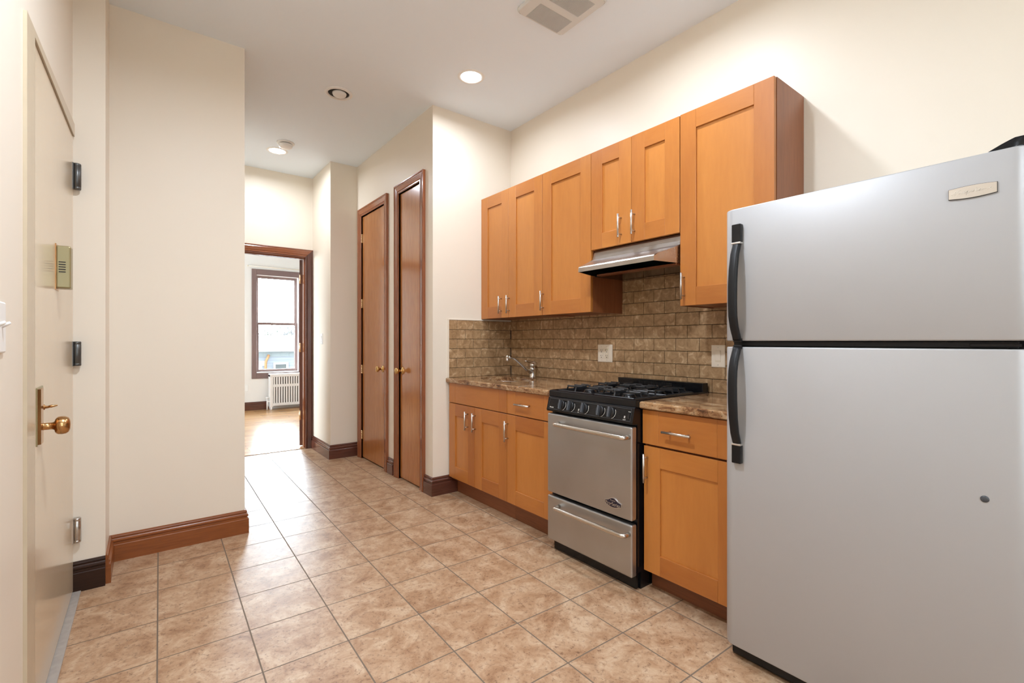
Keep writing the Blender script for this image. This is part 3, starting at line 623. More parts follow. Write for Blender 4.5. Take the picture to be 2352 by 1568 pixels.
mb = MB().lathe([(0, 0), (0.05, 0), (0.05, 0.003), (0.042, 0.006), (0.038, 0.003), (0, 0.003)], (SK[0], SK[1], 0.727), n=24); obj('drain', mb, 'chrome', t)

FX, FY = 2.453, 2.914
t = thing('faucet', 'chrome single-lever faucet with a slanting spout behind the sink', 'faucet', (FX, FY, ZC))
mb = MB().lathe([(0, 0), (0.027, 0), (0.027, 0.003), (0.0255, 0.005), (0.0245, 0.055), (0.026, 0.058), (0.026, 0.070), (0.024, 0.085), (0, 0.086)], (FX, FY, ZC), n=28); obj('body', mb, 'chrome', t)
cp = [(FX-0.012, FY, 0.947), (FX-0.06, FY, 0.978), (FX-0.12, FY, 1.026), (FX-0.165, FY, 1.060), (FX-0.19, FY, 1.074), (FX-0.215, FY, 1.080), (FX-0.25, FY, 1.079)]
obj('spout', MB().tube(cp, [0.0135, 0.0125, 0.0115, 0.011, 0.0105, 0.010, 0.010], 16), 'chrome', t)
mb = MB().lathe([(0, 0), (0.011, 0), (0.0125, 0.003), (0.0125, 0.018), (0.011, 0.0195), (0.0125, 0.021), (0.0125, 0.036), (0.010, 0.040), (0, 0.041)], (FX-0.253, FY, 1.052), n=18); obj('aerator', mb, 'chrome', t)
lv = [[(FX+x, FY+wd*y, z+hz*q) for y, q in ((-1, -1), (-1, 1), (-0.4, 1.4), (0.4, 1.4), (1, 1), (1, -1))] for x, z, wd, hz in
      ((0.028, 1.00, 0.020, 0.010), (0.026, 1.018, 0.022, 0.014), (0.0, 1.028, 0.022, 0.012), (-0.03, 1.036, 0.017, 0.008), (-0.065, 1.046, 0.012, 0.005), (-0.082, 1.047, 0.008, 0.003))]
mb = MB().rings(lv, True, True); mb.lathe([(0, 0), (0.0245, 0), (0.026, 0.012), (0.0235, 0.028), (0.015, 0.036), (0, 0.037)], (FX, FY, 0.998), n=24); obj('lever', mb, 'chrome', t)

# ------------------------------------------------------------------ tiled backsplash
def splash(name, label, fn, a_end, rows_z, limit, start, loc):
    """bevelled 6x3 inch tiles in running bond on a dark grout bed; fn(a, z, t) -> point; limit(z) -> (a0, a1) of a row"""
    grout, tiles = MB(), MB(); RW, TH = 0.1545, 0.0767
    r = 0; z = ZC
    while z < rows_z[1]-0.01:
        z1 = min(z+TH, rows_z[1])
        a0, a1 = limit(z+0.01)
        p, q = fn(a0, z, 0.0008), fn(a1, z1, 0.004); grout.box(p[0], q[0], p[1], q[1], p[2], q[2])
        k0 = math.floor((a0-start)/RW)-1
        for k in range(k0, k0+40):
            s = start+k*RW+(RW/2 if r % 2 else 0); e = s+RW
            u0, u1 = max(s, a0)+0.0012, min(e, a1)-0.0012
            if u1-u0 < 0.012: continue
            p, q = fn(u0, z+0.0012, 0.001), fn(u1, z1-0.0012, 0.0095); tiles.box(p[0], q[0], p[1], q[1], p[2], q[2], bev=0.0022, seg=2)
        z = z1; r += 1
    t = thing(name, label, 'backsplash', loc)
    obj('grout_bed', grout, 'grout', t); obj('tile_field', tiles, 'splash', t)
    return t
def lim_right(z):
    return (0.962, 3.2902) if z < 1.383 else (1.4345, 2.0635)
splash('tile_backsplash', 'long brown tile backsplash on the wall behind sink and range', lambda a, z, t: (XR-t, a, z), 0, (ZC, 1.618), lim_right, 2.046, (XR, 2.1, ZC))
splash('tile_backsplash', 'short brown tile backsplash on the end wall beside the sink', lambda a, z, t: (a, YP-t, z), 0, (ZC, 1.372), lambda z: (1.905, XR-0.0005), 2.057-0.1545*2, (2.2, YP, ZC))
tr = MB().box(1.896, 1.905, YP-0.011, YP, ZC, 1.381, bev=0.002).box(1.905, 2.235, YP-0.011, YP, 1.372, 1.381, bev=0.002)
struct('trim_3', tr, 'ivory', label='ivory edge strip around the short backsplash', cat='trim')

# ------------------------------------------------------------------ wall plates
def plate(mb, fn, a0, a1, z0, z1, t=0.006, mi=0):
    cs = [(a0, z0), (a1, z0), (a1, z1), (a0, z1)]
    i = 0.004; ci = [(a0+i, z0+i), (a1-i, z0+i), (a1-i, z1-i), (a0+i, z1-i)]
    mb.rings([[fn(a, z, 0) for a, z in cs], [fn(a, z, t*0.55) for a, z in cs], [fn(a, z, t) for a, z in ci]], True, True, mi, 0.5, False); return mb
fnR = lambda a, z, t: (XR-0.0095-t, a, z)
def fbox(mb, fn, a0, a1, z0, z1, t0, t1, mi=0, bev=0):
    p, q = fn(a0, z0, t0), fn(a1, z1, t1); mb.box(p[0], q[0], p[1], q[1], p[2], q[2], bev=bev, mi=mi)
t = thing('power_outlet', 'ivory double outlet plate on the tiled backsplash left of the range', 'outlet', (XR-0.0095, 2.21, 1.12))
obj('cover_plate', plate(MB(), fnR, 2.146, 2.276, 1.057, 1.179), 'ivory', t)
for yc, key in ((2.240, 'ivory'), (2.192, 'ivory2')):
    mb = MB(); fbox(mb, fnR, yc-0.0165, yc+0.0165, 1.085, 1.151, 0.004, 0.0085, 0, 0.001)
    for zc in (1.137, 1.099):
        fbox(mb, fnR, yc-0.008, yc-0.0055, zc-0.001, zc+0.008, 0.008, 0.0088, 1); fbox(mb, fnR, yc+0.0055, yc+0.008, zc-0.001, zc+0.008, 0.008, 0.0088, 1)
        fbox(mb, fnR, yc-0.003, yc+0.003, zc-0.012, zc-0.006, 0.008, 0.0088, 1)
    r = obj('receptacle', mb, [key, 'hole'], t)
    if key == 'ivory2':
        
        for zb in (1.112, 1.119): mb = MB(); fbox(mb, fnR, yc-0.008, yc+0.008, zb, zb+0.005, 0.008, 0.0095); obj('test_button', mb, 'ivory', r)
        mb = MB(); fbox(mb, fnR, yc-0.0155, yc-0.0125, 1.146, 1.149, 0.008, 0.0089); obj('indicator_light', mb, 'outlet_led', r)
for yc in (2.240, 2.192):
    for z in (1.072, 1.164): obj('screw', MB().lathe([(0, 0), (0.0028, 0), (0.002, 0.001), (0, 0.001)], fnR(yc, z, 0.006), (-1, 0, 0), 8), 'nickel', t)
def rocker(name, label, fn, ac, zc, w_, h_, axis, key='ivory', axis_n=(-1, 0, 0)):
    t = thing(name, label, 'light switch', fn(ac, zc-h_/2, 0))
    obj('cover_plate', plate(MB(), fn, ac-w_/2, ac+w_/2, zc-h_/2, zc+h_/2), key, t)
    mb = MB(); fbox(mb, fn, ac-0.0165, ac+0.0165, zc-0.033, zc+0.033, 0.0055, 0.0065); r = obj('rocker_frame', mb, 'ivory2' if key == 'ivory' else 'vent', t)
    tl = [(-0.031, 0.006), (0.0, 0.008), (0.031, 0.0115), (0.031, 0.006)]
    mb = MB().prism(tl, lambda z, o, a: fn(ac+a, zc+z, o), -0.0145, 0.0145); obj('rocker', mb, key, r)
    for z in (-0.048, 0.048): obj('screw', MB().lathe([(0, 0), (0.003, 0), (0.002, 0.001), (0, 0.001)], fn(ac, zc+z, 0.006), axis_n, 8), 'nickel', t)
    return t
rocker('light_switch', 'ivory rocker switch on the backsplash half hidden by the refrigerator', fnR, 1.389, 1.118, 0.080, 0.124, 'y')
rocker('light_switch', 'white rocker switch on the hallway wall beside the doorway', lambda a, z, t: (1.49-t, a, z), 5.27, 1.228, 0.072, 0.115, 'y', 'white')
# toggle switch on the entry wall, at the left edge of the picture
fnL = lambda a, z, t: (XL+t, a, z)
t = thing('light_switch', 'white toggle switch plate at the left edge, on the entry wall', 'light switch', (XL, 1.63, 1.17))
obj('cover_plate', plate(MB(), fnL, 1.56, 1.69, 1.172, 1.296, 0.006), 'white', t)
for yc in (1.60, 1.65):
    mb = MB().tube([fnL(yc, 1.237, 0.005), fnL(yc, 1.242, 0.014), fnL(yc, 1.246, 0.020)], [0.005, 0.0045, 0.003], 8); obj('toggle', mb, 'white', t)

# ------------------------------------------------------------------ range hood
t = thing('range_hood', 'stainless steel range hood below the short wall cabinet', 'range hood', (2.3, 1.748, 1.605))
y0, y1 = 1.440, 2.058; ins = 0.040
def hring(x, z, i): return [(x, y0+i, z), (x, y1-i, z)]
sec = [(2.515, 1.770, 0), (2.247, 1.770, 0.004), (2.238, 1.758, 0.004), (2.226, 1.712, 0.0), (2.215, 1.702, 0.0), (2.19, 1.696, 0.004), (2.085, 1.656, 0.036), (2.064, 1.648, 0.040), (2.058, 1.640, 0.041), (2.058, 1.616, 0.041)]
v = []; f = []
for x, z, i in sec: v += hring(x, z, i)
n = len(sec)
for k in range(n-1): f.append((2*k, 2*k+1, 2*k+3, 2*k+2))
mb = MB().add(v, f, 0, 0.5)
# side skirts down to the bottom rim
for s in (0, 1):
    low = [(2.515, 1.610, 0), (2.24, 1.612, 0), (2.20, 1.613, 0.004), (2.085, 1.6155, 0.036), (2.058, 1.616, 0.041)]
    ys = lambda i: (y0+i) if s == 0 else (y1-i)
    top = [(2.515, 1.770, 0), (2.226, 1.712, 0.0), (2.19, 1.696, 0.004), (2.085, 1.656, 0.036), (2.058, 1.640, 0.041)]
    vv = [(x, ys(i), z) for x, z, i in top]+[(x, ys(i), z) for x, z, i in low]
    mb.add(vv, [(k, k+1, k+6, k+5) for k in range(4)], 0, 0.5)
    mb.add([(2.247, ys(0.004), 1.770), (2.238, ys(0.004), 1.758), (2.226, ys(0), 1.712), (2.515, ys(0), 1.770)], [(0, 1, 2, 3)], 0, 0.5)
obj('canopy', mb, 'steelhood', t)
mb = MB().box(2.062, 2.512, y0+0.042, y1-0.042, 1.640, 1.6445).box(2.508, 2.514, y0+0.003, y1-0.003, 1.606, 1.66).box(2.245, 2.508, y0+0.004, y1-0.004, 1.606, 1.612)
obj('underside', mb, 'black', t)
mb = MB().box(2.200, 2.245, y0+0.004, y1-0.06, 1.602, 1.612, bev=0.001, seg=1); obj('filter_reflection', mb, 'mapleside_h', t, label='wood brown filter strip across the underside, a painted cabinet reflection')  # reflection of the wood cabinets in the filter, painted on as wood colour

# ------------------------------------------------------------------ gas range
RY0, RY1 = 1.439, 2.043
t = thing('gas_range', 'stainless steel gas range with black cooktop and five knobs', 'gas range', (2.15, 1.74, 0))
XD = 1.830
mb = MB().box(1.872, 2.50, RY0+0.001, RY1-0.001, 0.085, 0.885).box(1.90, 2.48, RY0+0.004, RY1-0.004, 0.0, 0.085)
obj('body', mb, 'black', t)
mb = MB().box(1.876, 1.899, RY0+0.012, RY1-0.012, 0.004, 0.080); obj('kick_panel', mb, 'black', t)
# cooktop: pan with a raised rim
def rr(ins, z): return [(1.852+ins, RY0-0.004+ins, z), (2.50-ins, RY0-0.004+ins, z), (2.50-ins, RY1+0.004-ins, z), (1.852+ins, RY1+0.004-ins, z)]
mb = MB().rings([rr(0.0, 0.887), rr(0.0, 0.914), rr(0.003, 0.920), rr(0.010, 0.922), rr(0.018, 0.918), rr(0.026, 0.905), rr(0.29, 0.903)], True, True, 0, 0.5, False)
obj('cooktop', mb, 'black', t)
# control panel, leaning back
pp = [(1.832, 0.803), (1.829, 0.812), (1.846, 0.880), (1.856, 0.887), (1.88, 0.887), (1.88, 0.803)]
mb = MB().prism(pp, lambda x, z, y: (x, y, z), RY0-0.003, RY1+0.003)
cpn = obj('control_panel', mb, 'black', t)
def fnP(y, u, tt):   # u up along the sloped face, tt outward
    dx, dz = 0.017, 0.068; L = math.hypot(dx, dz); ux, uz = dx/L, dz/L
    return (1.8375+ux*u-uz*tt, y, 0.846+uz*u+ux*tt)
mb = MB().rings([[fnP(y, u, 0.0006) for y, u in ((RY0+0.012, -0.030), (RY1-0.012, -0.030), (RY1-0.012, 0.031), (RY0+0.012, 0.031))], [fnP(y, u, 0.0006) for y, u in ((RY0+0.0135, -0.0285), (RY1-0.0135, -0.0285), (RY1-0.0135, 0.0295), (RY0+0.0135, 0.0295))]], True, False, 0, 0.5, False)
for k in range(11): 
    u = -0.022+k*0.0045
    mb.add([fnP(y, q, 0.0004) for y, q in ((RY0+0.05, u), (RY1-0.02, u), (RY1-0.02, u+0.0005), (RY0+0.05, u+0.0005))], [(0, 1, 2, 3)], 1)
mb.text('Premier', 0.010, lambda x, y, z: fnP(2.005-x, -0.020+y, 0.0008+z), mi=2)
for y in (1.795, 1.487):
    for du in (-0.017, -0.011): mb.add([fnP(y+a, du+b_, 0.0008) for a, b_ in ((-0.004, 0), (0.004, 0), (0.004, 0.004), (-0.004, 0.004))], [(0, 1, 2, 3)], 2)
    mb.text('LIGHT' if y < 1.6 else 'OFF', 0.006, lambda x, yy, z, y=y: fnP(y-x, -0.025+yy, 0.0008+z), mi=2)
mb.add([fnP(1.462+a, 0.003+b_, 0.0008) for a, b_ in ((-0.007, 0.012), (0.007, 0.012), (0.007, 0.014), (-0.007, 0.014))], [(0, 1, 2, 3)], 2)
obj('panel_markings', mb, ['grip', 'knob', 'mark'], cpn, label='thin grey outline and pale lettering')
mb = MB().rings([[fnP(1.462+a, b_, o) for a, b_ in ((-0.006, -0.016), (0.006, -0.016), (0.006, 0.010), (-0.006, 0.010))] for o in (0, 0.004)], True, True, 0, 0.5, False); obj('rocker_switch', mb, 'knob', cpn)
nrm = Vector(fnP(0, 0, 1))-Vector(fnP(0, 0, 0))
for y in (1.926, 1.857, 1.755, 1.644, 1.574):
    k = MB().lathe([(0, 0), (0.026, 0), (0.0265, 0.003), (0.025, 0.010), (0.022, 0.012), (0, 0.0125)], fnP(y, 0, 0.0005), nrm, 28)
    ko = obj('knob', k, 'knob', t)
    gp = [(-0.0055, -0.025), (0.0055, -0.025), (0.0055, 0.025), (-0.0055, 0.025)]; gi = [(-0.004, -0.023), (0.004, -0.023), (0.004, 0.023), (-0.004, 0.023)]
    m2 = MB().rings([[fnP(y+a, u, 0.011) for a, u in gp], [fnP(y+a, u, 0.026) for a, u in gp], [fnP(y+a, u, 0.028) for a, u in gi]], True, True, 0, 0.5, False)
    obj('grip', m2, 'grip', ko)
    m3 = MB(); q = []
    for rr_, aa in ((0.0285, range(-75, 36, 10)), (0.0305, range(35, -76, -10))):
        for a in aa:
            r2 = rr_+(0.003 if rr_ > 0.03 and a > -15 else 0.0)*(0.5+0.5*math.cos(a*0.6)); q.append((y-r2*math.cos(math.radians(a)), r2*math.sin(math.radians(a))))
    n_ = len(q); m3.add([fnP(a_, u, 0.0009) for a_, u in q], [(k_, k_+1, n_-2-k_, n_-1-k_) for k_ in range(n_//2-1)])
    obj('dial_mark', m3, 'mark', ko, label='pale arc marked beside the knob')
# oven door, drawer
def steel_front(name, z0, z1):
    mb = MB().box(XD, 1.870, RY0+0.002, RY1-0.002, z0, z1, bev=0.009, seg=4, smooth=False)
    return obj(name, mb, 'steel', t)
od = steel_front('oven_door', 0.340, 0.791); dr = steel_front('broiler_drawer', 0.070, 0.322)
def tow(parent, z):
    a, b_ = 1.458, 1.942; x = 1.786; P = [(XD+0.002, b_, z)]
    for k in range(7): q = k/6*PI/2; P.append((x+0.018-0.018*math.sin(q), b_-0.018+0.018*math.cos(q), z))
    for k in range(7): q = k/6*PI/2; P.append((x+0.018-0.018*math.cos(q), a+0.018-0.018*math.sin(q), z))
    P.append((XD+0.002, a, z)); obj('handle', MB().tube(P, 0.0115, 16), 'steelbar', parent)
tow(od, 0.742); tow(dr, 0.277)
by, bz = 1.553, 0.402
fnB = lambda x, y, z: (XD-z, by-x, bz+y)
out = [(-0.053, 0.006), (-0.030, 0.012)]+[(-0.026+0.052*k/10, 0.016+0.010*math.sin(PI*k/10)) for k in range(11)]+[(0.030, 0.012), (0.053, 0.006), (0.053, -0.010)]+[(0.045-0.09*k/10, -0.012-0.011*math.sin(PI*k/10)) for k in range(11)]+[(-0.053, -0.010)]
mb = MB().prism(out, fnB, -0.001, 0.004, mi=0).prism([(x*0.94, y*0.90) for x, y in out], fnB, 0.001, 0.0046, mi=1)
bo = obj('badge', mb, ['silver', 'badge_black'], od)
mb = MB().text('Pro\u2022Series', 0.0225, lambda x, y, z: fnB(x*0.98, y*1.1-0.0055, 0.0049+z), 0.0003).text('Premier', 0.0105, lambda x, y, z: fnB(x, y+0.0125, 0.0049+z), 0.0003)
obj('badge_lettering', mb, 'silver', bo, label='silver raised lettering')
# back guard with vent louvres
mb = MB().box(2.450, 2.503, RY0+0.002, RY1-0.002, 0.905, 0.967, bev=0.004, seg=2)
for k in range(26): y = 1.64+k*0.0092; mb.box(2.4485, 2.452, y, y+0.004, 0.932, 0.956, mi=1)
obj('backguard', mb, ['black', 'hole'], t)
# burners and grates
def burner(cx, cy):
    b_ = MB().lathe([(0, 0), (0.044, 0), (0.044, 0.006), (0.036, 0.010), (0.034, 0.014), (0.033, 0.016), (0, 0.016)], (cx, cy, 0.9035), n=24)
    o = obj('burner', b_, 'black', t); obj('burner_cap', MB().lathe([(0, 0), (0.029, 0), (0.030, 0.002), (0.029, 0.006), (0.024, 0.008), (0, 0.0085)], (cx, cy, 0.9195), n=24), 'iron', o)
def grate(cx, cy):
    hx, hy = 0.122, 0.128; g_ = MB(); zr = 0.917; zt = 0.942
    def bar(p, q, wd=0.0045, hh=0.005):
        p, q = Vector(p), Vector(q); d = (q-p).normalized(); a = d.cross(Vector((0, 0, 1))).normalized()*wd; up = Vector((0, 0, 1))*hh
        g_.rings([[c-a-up, c-a*1.0+up*0.6, c-a*0.5+up, c+a*0.5+up, c+a+up*0.6, c+a-up] for c in (p, q)], True, True, 0, 0.5, False)
    for s in (-1, 1):
        bar((cx-hx, cy+s*hy, zr), (cx+hx, cy+s*hy, zr)); bar((cx+s*hx, cy-hy, zr), (cx+s*hx, cy+hy, zr))
        for s2 in (-1, 1): g_.box(cx+s*(hx-0.006), cx+s*(hx+0.004), cy+s2*(hy-0.006), cy+s2*(hy+0.004), 0.9035, zr)
    for s in (-1, 1):
        for off in (-0.058, 0.058):      # fingers rising from the rim, level towards the centre
            bar((cx+off, cy+s*hy, zr), (cx+off, cy+s*(hy-0.012), zt)); bar((cx+off, cy+s*(hy-0.008), zt), (cx+off, cy+s*0.052, zt)); bar((cx+off, cy+s*0.058, zt), (cx+off*0.55, cy+s*0.030, zt-0.002))
        bar((cx+s*hx, cy, zr), (cx+s*(hx-0.012), cy, zt)); bar((cx+s*(hx-0.008), cy, zt), (cx+s*0.030, cy, zt))
        bar((cx, cy+s*hy, zr), (cx, cy+s*(hy-0.012), zt)); bar((cx, cy+s*(hy-0.008), zt), (cx, cy+s*0.030, zt))
    return obj('grate', g_, 'iron', t)
for cx in (2.012, 2.278):
    for cy in (1.602, 1.880): burner(cx, cy); grate(cx, cy)

# ------------------------------------------------------------------ refrigerator
FY0, FY1, XF_ = 0.142, 0.946, 1.750
t = thing('refrigerator', 'silver top-freezer refrigerator with black bow handles', 'refrigerator', (2.12, 0.545, 0))
mb = MB().box(1.826, 2.505, FY0+0.006, FY1-0.006, 0.03, 1.682, bev=0.004, seg=1).box(1.86, 2.48, FY0+0.03, FY1-0.03, 0, 0.03, mi=1)
obj('cabinet', mb, ['fridge', 'blackplastic'], t)
mb = MB().box(1.812, 1.826, FY0+0.012, FY1-0.012, 0.03, 1.680).box(1.775, 1.826, FY0+0.03, FY1-0.03, 1.184, 1.199)
obj('door_gasket', mb, 'blackplastic', t)
def fridge_door(name, z0, z1):
    R = 0.038; th = 0.062; pts = []
    for k in range(9): q = k/8*PI/2; pts.append((XF_+R-R*math.cos(q)*1.0, FY1-R+R*math.sin(q)))
    pts = pts+[(XF_+th, FY1), (XF_+th, FY0)]
    for k in range(9): q = PI/2-k/8*PI/2; pts.append((XF_+R-R*math.cos(q), FY0+R-R*math.sin(q)))
    # very slightly crowned front
    L = len(pts); ctr = Vector((XF_+0.03, (FY0+FY1)/2))
    def ring(ins, z): return [((p[0]-ctr.x)*(1-ins/0.03)+ctr.x, (p[1]-ctr.y)*(1-ins/0.4)+ctr.y, z) for p in pts]
    mb = MB().rings([ring(0.0035, z0), ring(0.0012, z0+0.0012), ring(0, z0+0.0045), ring(0, z1-0.0045), ring(0.0012, z1-0.0012), ring(0.0035, z1)], True, True, 0, 0.5, True)
    return obj(name, mb, 'fridge', t)
fz = fridge_door('freezer_door', 1.202, 1.697); fd = fridge_door('refrigerator_door', 0.057, 1.180)
def strap(path, yc, bl=None):
    R = []
    for i, (x, z, wd, th) in enumerate(path):
        p0, p1 = path[max(i-1, 0)], path[min(i+1, len(path)-1)]
        d = Vector((p1[0]-p0[0], 0, p1[1]-p0[1])).normalized(); nn = Vector((d.z, 0, -d.x))
        if nn.x > 0: nn = -nn
        c = Vector((x, yc, z)); sh = [(-1, 0), (-1, 0.6), (-0.75, 0.95), (-0.3, 1), (0.3, 1), (0.75, 0.95), (1, 0.6), (1, 0), (0.7, -0.2), (-0.7, -0.2)]
        R.append([c+Vector((0, a*wd/2, 0))+nn*(b_*th) for a, b_ in sh])
    return MB().rings(R, True, True, 0, 0.5, True)
def bow(parent, zs, ze):
    """bow handle from the mounting block at zs to the gap end at ze"""
    yc = 0.887; s = 1 if ze > zs else -1; Lh = abs(ze-zs)
    prof = [(0.0, 0.000), (0.03, 0.004), (0.12, 0.017), (0.28, 0.028), (0.45, 0.033), (0.62, 0.034), (0.76, 0.031), (0.86, 0.022), (0.93, 0.011), (0.97, 0.004), (1.0, 0.001)]
    path = [(XF_-0.006-b_, zs+s*a*Lh, 0.029+0.003*math.sin(PI*a), 0.013) for a, b_ in prof]
    h = obj('handle', strap(path, yc), 'blackplastic', parent)
    mb = MB().box(XF_-0.019, XF_+0.001, yc-0.017, yc+0.017, zs-s*0.072, zs-s*0.004, bev=0.003, seg=2); obj('handle_mount', mb, 'black', h)
    mb = MB().box(XF_-0.021, XF_+0.0005, yc-0.0175, yc+0.0175, zs-s*0.005, zs+s*0.002, bev=0.0015, seg=2); obj('trim_ring', mb, 'silver', h, label='pale trim ring')
    mb = MB().box(XF_-0.010, XF_+0.004, yc-0.015, yc+0.015, ze-0.004*s, ze+s*0.011, bev=0.002, seg=2); obj('end_cap', mb, 'blackplastic', h)
bow(fz, 1.563, 1.208); bow(fd, 0.820, 1.176)
# name plate with script lettering
lp = [(-0.0475+0.095*k/12, 0.0135+0.003*math.sin(PI*k/12)) for k in range(13)]+[(0.0475-0.095*k/12, -0.0135-0.004*math.sin(PI*k/12)) for k in range(13)]
fnN = lambda x, y, z: (XF_-z, 0.2535-x, 1.6015+y)
mb = MB().prism(lp, lambda x, y, z: fnN(x, y, z), -0.001, 0.004, mi=0).prism([(x*0.985, y*0.95) for x, y in lp], fnN, 0.002, 0.0048, mi=1)
np_ = obj('name_plate', mb, ['blackplastic', 'nickel'], fz, label='brushed metal name plate')
script = [  # cursive strokes in units of letter height
    [(-0.2, 0.25), (0.0, 0.1), (0.25, 0.3), (0.5, 1.0), (0.9, 1.05), (1.4, 1.15)], [(0.85, 1.05), (0.6, 0.4), (0.35, -0.15)], [(0.4, 0.45), (0.75, 0.5), (1.0, 0.55)],
    [(1.1, 0.0), (1.3, 0.55), (1.4, 0.6), (1.5, 0.5), (1.6, 0.05), (1.85, 0.5), (1.95, 0.55), (1.95, 0.05), (2.2, 0.25), (2.6, 0.6), (2.35, 0.55), (2.2, 0.2), (2.4, 0.0), (2.65, 0.5), (2.55, -0.4), (2.3, -0.55), (2.25, -0.3), (2.75, 0.1),
     (3.05, 0.55), (3.05, 0.05), (3.3, 0.2), (3.7, 0.6), (3.4, 0.5), (3.3, 0.15), (3.5, 0.0), (3.8, 0.5), (4.0, 1.15), (3.85, 0.4), (3.95, 0.0), (4.3, 0.3), (4.7, 0.6), (4.45, 0.55), (4.3, 0.2), (4.5, 0.0), (4.8, 0.55), (4.85, 0.05), (5.15, 0.5), (5.2, 0.05),
     (5.5, 0.5), (5.6, 0.6), (5.75, 0.5), (5.8, 0.05), (6.1, 0.25), (6.4, 0.5), (6.3, 0.62), (6.15, 0.3), (6.3, 0.0), (6.7, 0.25)],
    [(2.02, 0.85), (2.08, 0.9)], [(3.12, 0.85), (3.18, 0.9)], [(5.22, 0.85), (5.28, 0.9)]]
mb = MB()
for st in script: mb.tube([fnN(-0.041+(x+0.2)*0.0117, -0.003+y*0.0085, 0.0052) for x, y in st], 0.00055, 5)
obj('script_lettering', mb, 'mark', np_, label='pale cursive lettering')
obj('door_plug', MB().lathe([(0, 0), (0.009, 0), (0.0085, 0.0018), (0.006, 0.003), (0, 0.0034)], (XF_, 0.230, 0.785), (-1, 0, 0), 18), 'grip', fd, label='small grey round plug')
# top hinge cover, centre hinge, toe grille
hc = [[(1.76+x, 0.185+y, z) for x, y in ((0, -0.030), (0.09, -0.032), (0.09, sy), (0, sy*0.9))] for z, sy in ((1.6955, 0.048), (1.700, 0.044), (1.712, 0.018), (1.719, 0.000), (1.7225, -0.010))]
obj('hinge_cover', MB().rings(hc, True, True, 0, 0.5, True), 'black', t)
mb = MB().box(1.768, 1.83, 0.165, 0.262, 1.186, 1.194, bev=0.001, seg=1); mb.lathe([(0, 0), (0.010, 0), (0.010, 0.004), (0.006, 0.006), (0.006, 0.016), (0, 0.016)], (1.785, 0.182, 1.182), n=14)
obj('centre_hinge', mb, 'black', t)
mb = MB().prism([(1.785, 0.008), (1.779, 0.018), (1.779, 0.050), (1.83, 0.050), (1.83, 0.008)], lambda x, z, y: (x, y, z), FY0+0.03, FY1-0.022)
obj('toe_grille', mb, 'blackplastic', t)

# ------------------------------------------------------------------ ceiling fixtures
def lamp(name, label, x, y, group='lit recessed ceiling lights', watts=LAMP_W):
    t = thing(name, label, 'ceiling light', (x, y, CEIL), group)
    mb = MB().lathe([(0.068, -0.002), (0.072, -0.006), (0.088, -0.005), (0.094, -0.002), (0.095, 0.0), (0.068, 0.0), (0.068, -0.002)], (x, y, CEIL), n=48); 
    mb = MB().rings([[(x+math.cos(2*PI*j/48)*r, y+math.sin(2*PI*j/48)*r, CEIL+h) for j in range(48)] for r, h in ((0.070, -0.0015), (0.073, -0.006), (0.088, -0.005), (0.094, -0.002), (0.095, -0.0002))], True, False)
    obj('trim_ring', mb, 'white', t)
    obj('lamp_lens', MB().lathe([(0, -0.004), (0.05, -0.0035), (0.0715, -0.0015), (0.0715, -0.0005), (0, -0.0005)], (x, y, CEIL), n=40), 'lens', t)
    l = bpy.data.lights.new('lamp_glow', 'AREA'); l.shape = 'DISK'; l.size = 0.11; l.energy = watts; l.color = LAMP_COL; l.spread = math.radians(168)
    o = bpy.data.objects.new('lamp_glow', l); C.objects.link(o); o.parent = t; o.location = (0, 0, -0.008)
    return t
lamp('recessed_light', 'lit recessed light in the ceiling above the sink counter', 1.788, 2.786, watts=5)
lamp('recessed_light', 'lit recessed light beside the smoke detector at the hallway end', 1.000, 5.010, watts=5)
lamp('recessed_light', 'lit recessed light above the range, beyond the top of the picture', 1.790, 1.440, watts=6.0)
lamp('recessed_light', 'added recessed fill light behind the camera', 0.30, -1.70, watts=15)  # unseen lamp added as fill for the kitchen
lamp('recessed_light', 'added recessed fill light near the entry door, beyond the top of the picture', 0.350, 1.250, watts=17)  # unseen lamp added to brighten the left side of the room
x, y = 1.130, 3.571
t = thing('recessed_light', 'unlit recessed eyeball light in the middle of the hallway ceiling', 'ceiling light', (x, y, CEIL))
def circ(r, h, n=48): return [(x+math.cos(2*PI*j/n)*r, y+math.sin(2*PI*j/n)*r, CEIL+h) for j in range(n)]
obj('trim_ring', MB().rings([circ(0.098, -0.0002), circ(0.098, -0.004), circ(0.090, -0.009), circ(0.078, -0.010), circ(0.075, -0.004), circ(0.074, -0.0006)], True, False), 'white', t)
obj('recess', MB().lathe([(0, -0.0006), (0.076, -0.0006), (0.076, -0.0003), (0, -0.0003)], (x, y, CEIL), n=40), 'ventdark', t)
ey = MB().lathe([(0.0, 0.0), (0.050, 0.0), (0.050, 0.006), (0.046, 0.016), (0.036, 0.023), (0.018, 0.027), (0, 0.028)], (x+0.004, y-0.004, CEIL-0.0008), (0.0, 0, -1), 32); obj('eyeball', ey, 'white', t)
t = thing('smoke_detector', 'white round smoke detector on the hallway ceiling', 'smoke detector', (1.023, 4.765, CEIL))
obj('base_plate', MB().lathe([(0, 0), (0.075, 0), (0.075, 0.006), (0.070, 0.010), (0, 0.010)], (1.023, 4.765, CEIL), (0, 0, -1), 40), 'white', t)
obj('sensor_slot', MB().lathe([(0, 0), (0.050, 0), (0.050, 0.006), (0, 0.006)], (1.023, 4.765, CEIL-0.010), (0, 0, -1), 32), 'ventdark', t)
obj('cover', MB().lathe([(0, 0), (0.058, 0), (0.060, 0.006), (0.055, 0.024), (0.040, 0.034), (0.012, 0.037), (0, 0.037)], (1.023, 4.765, CEIL-0.016), (0, 0, -1), 40), 'white', t)
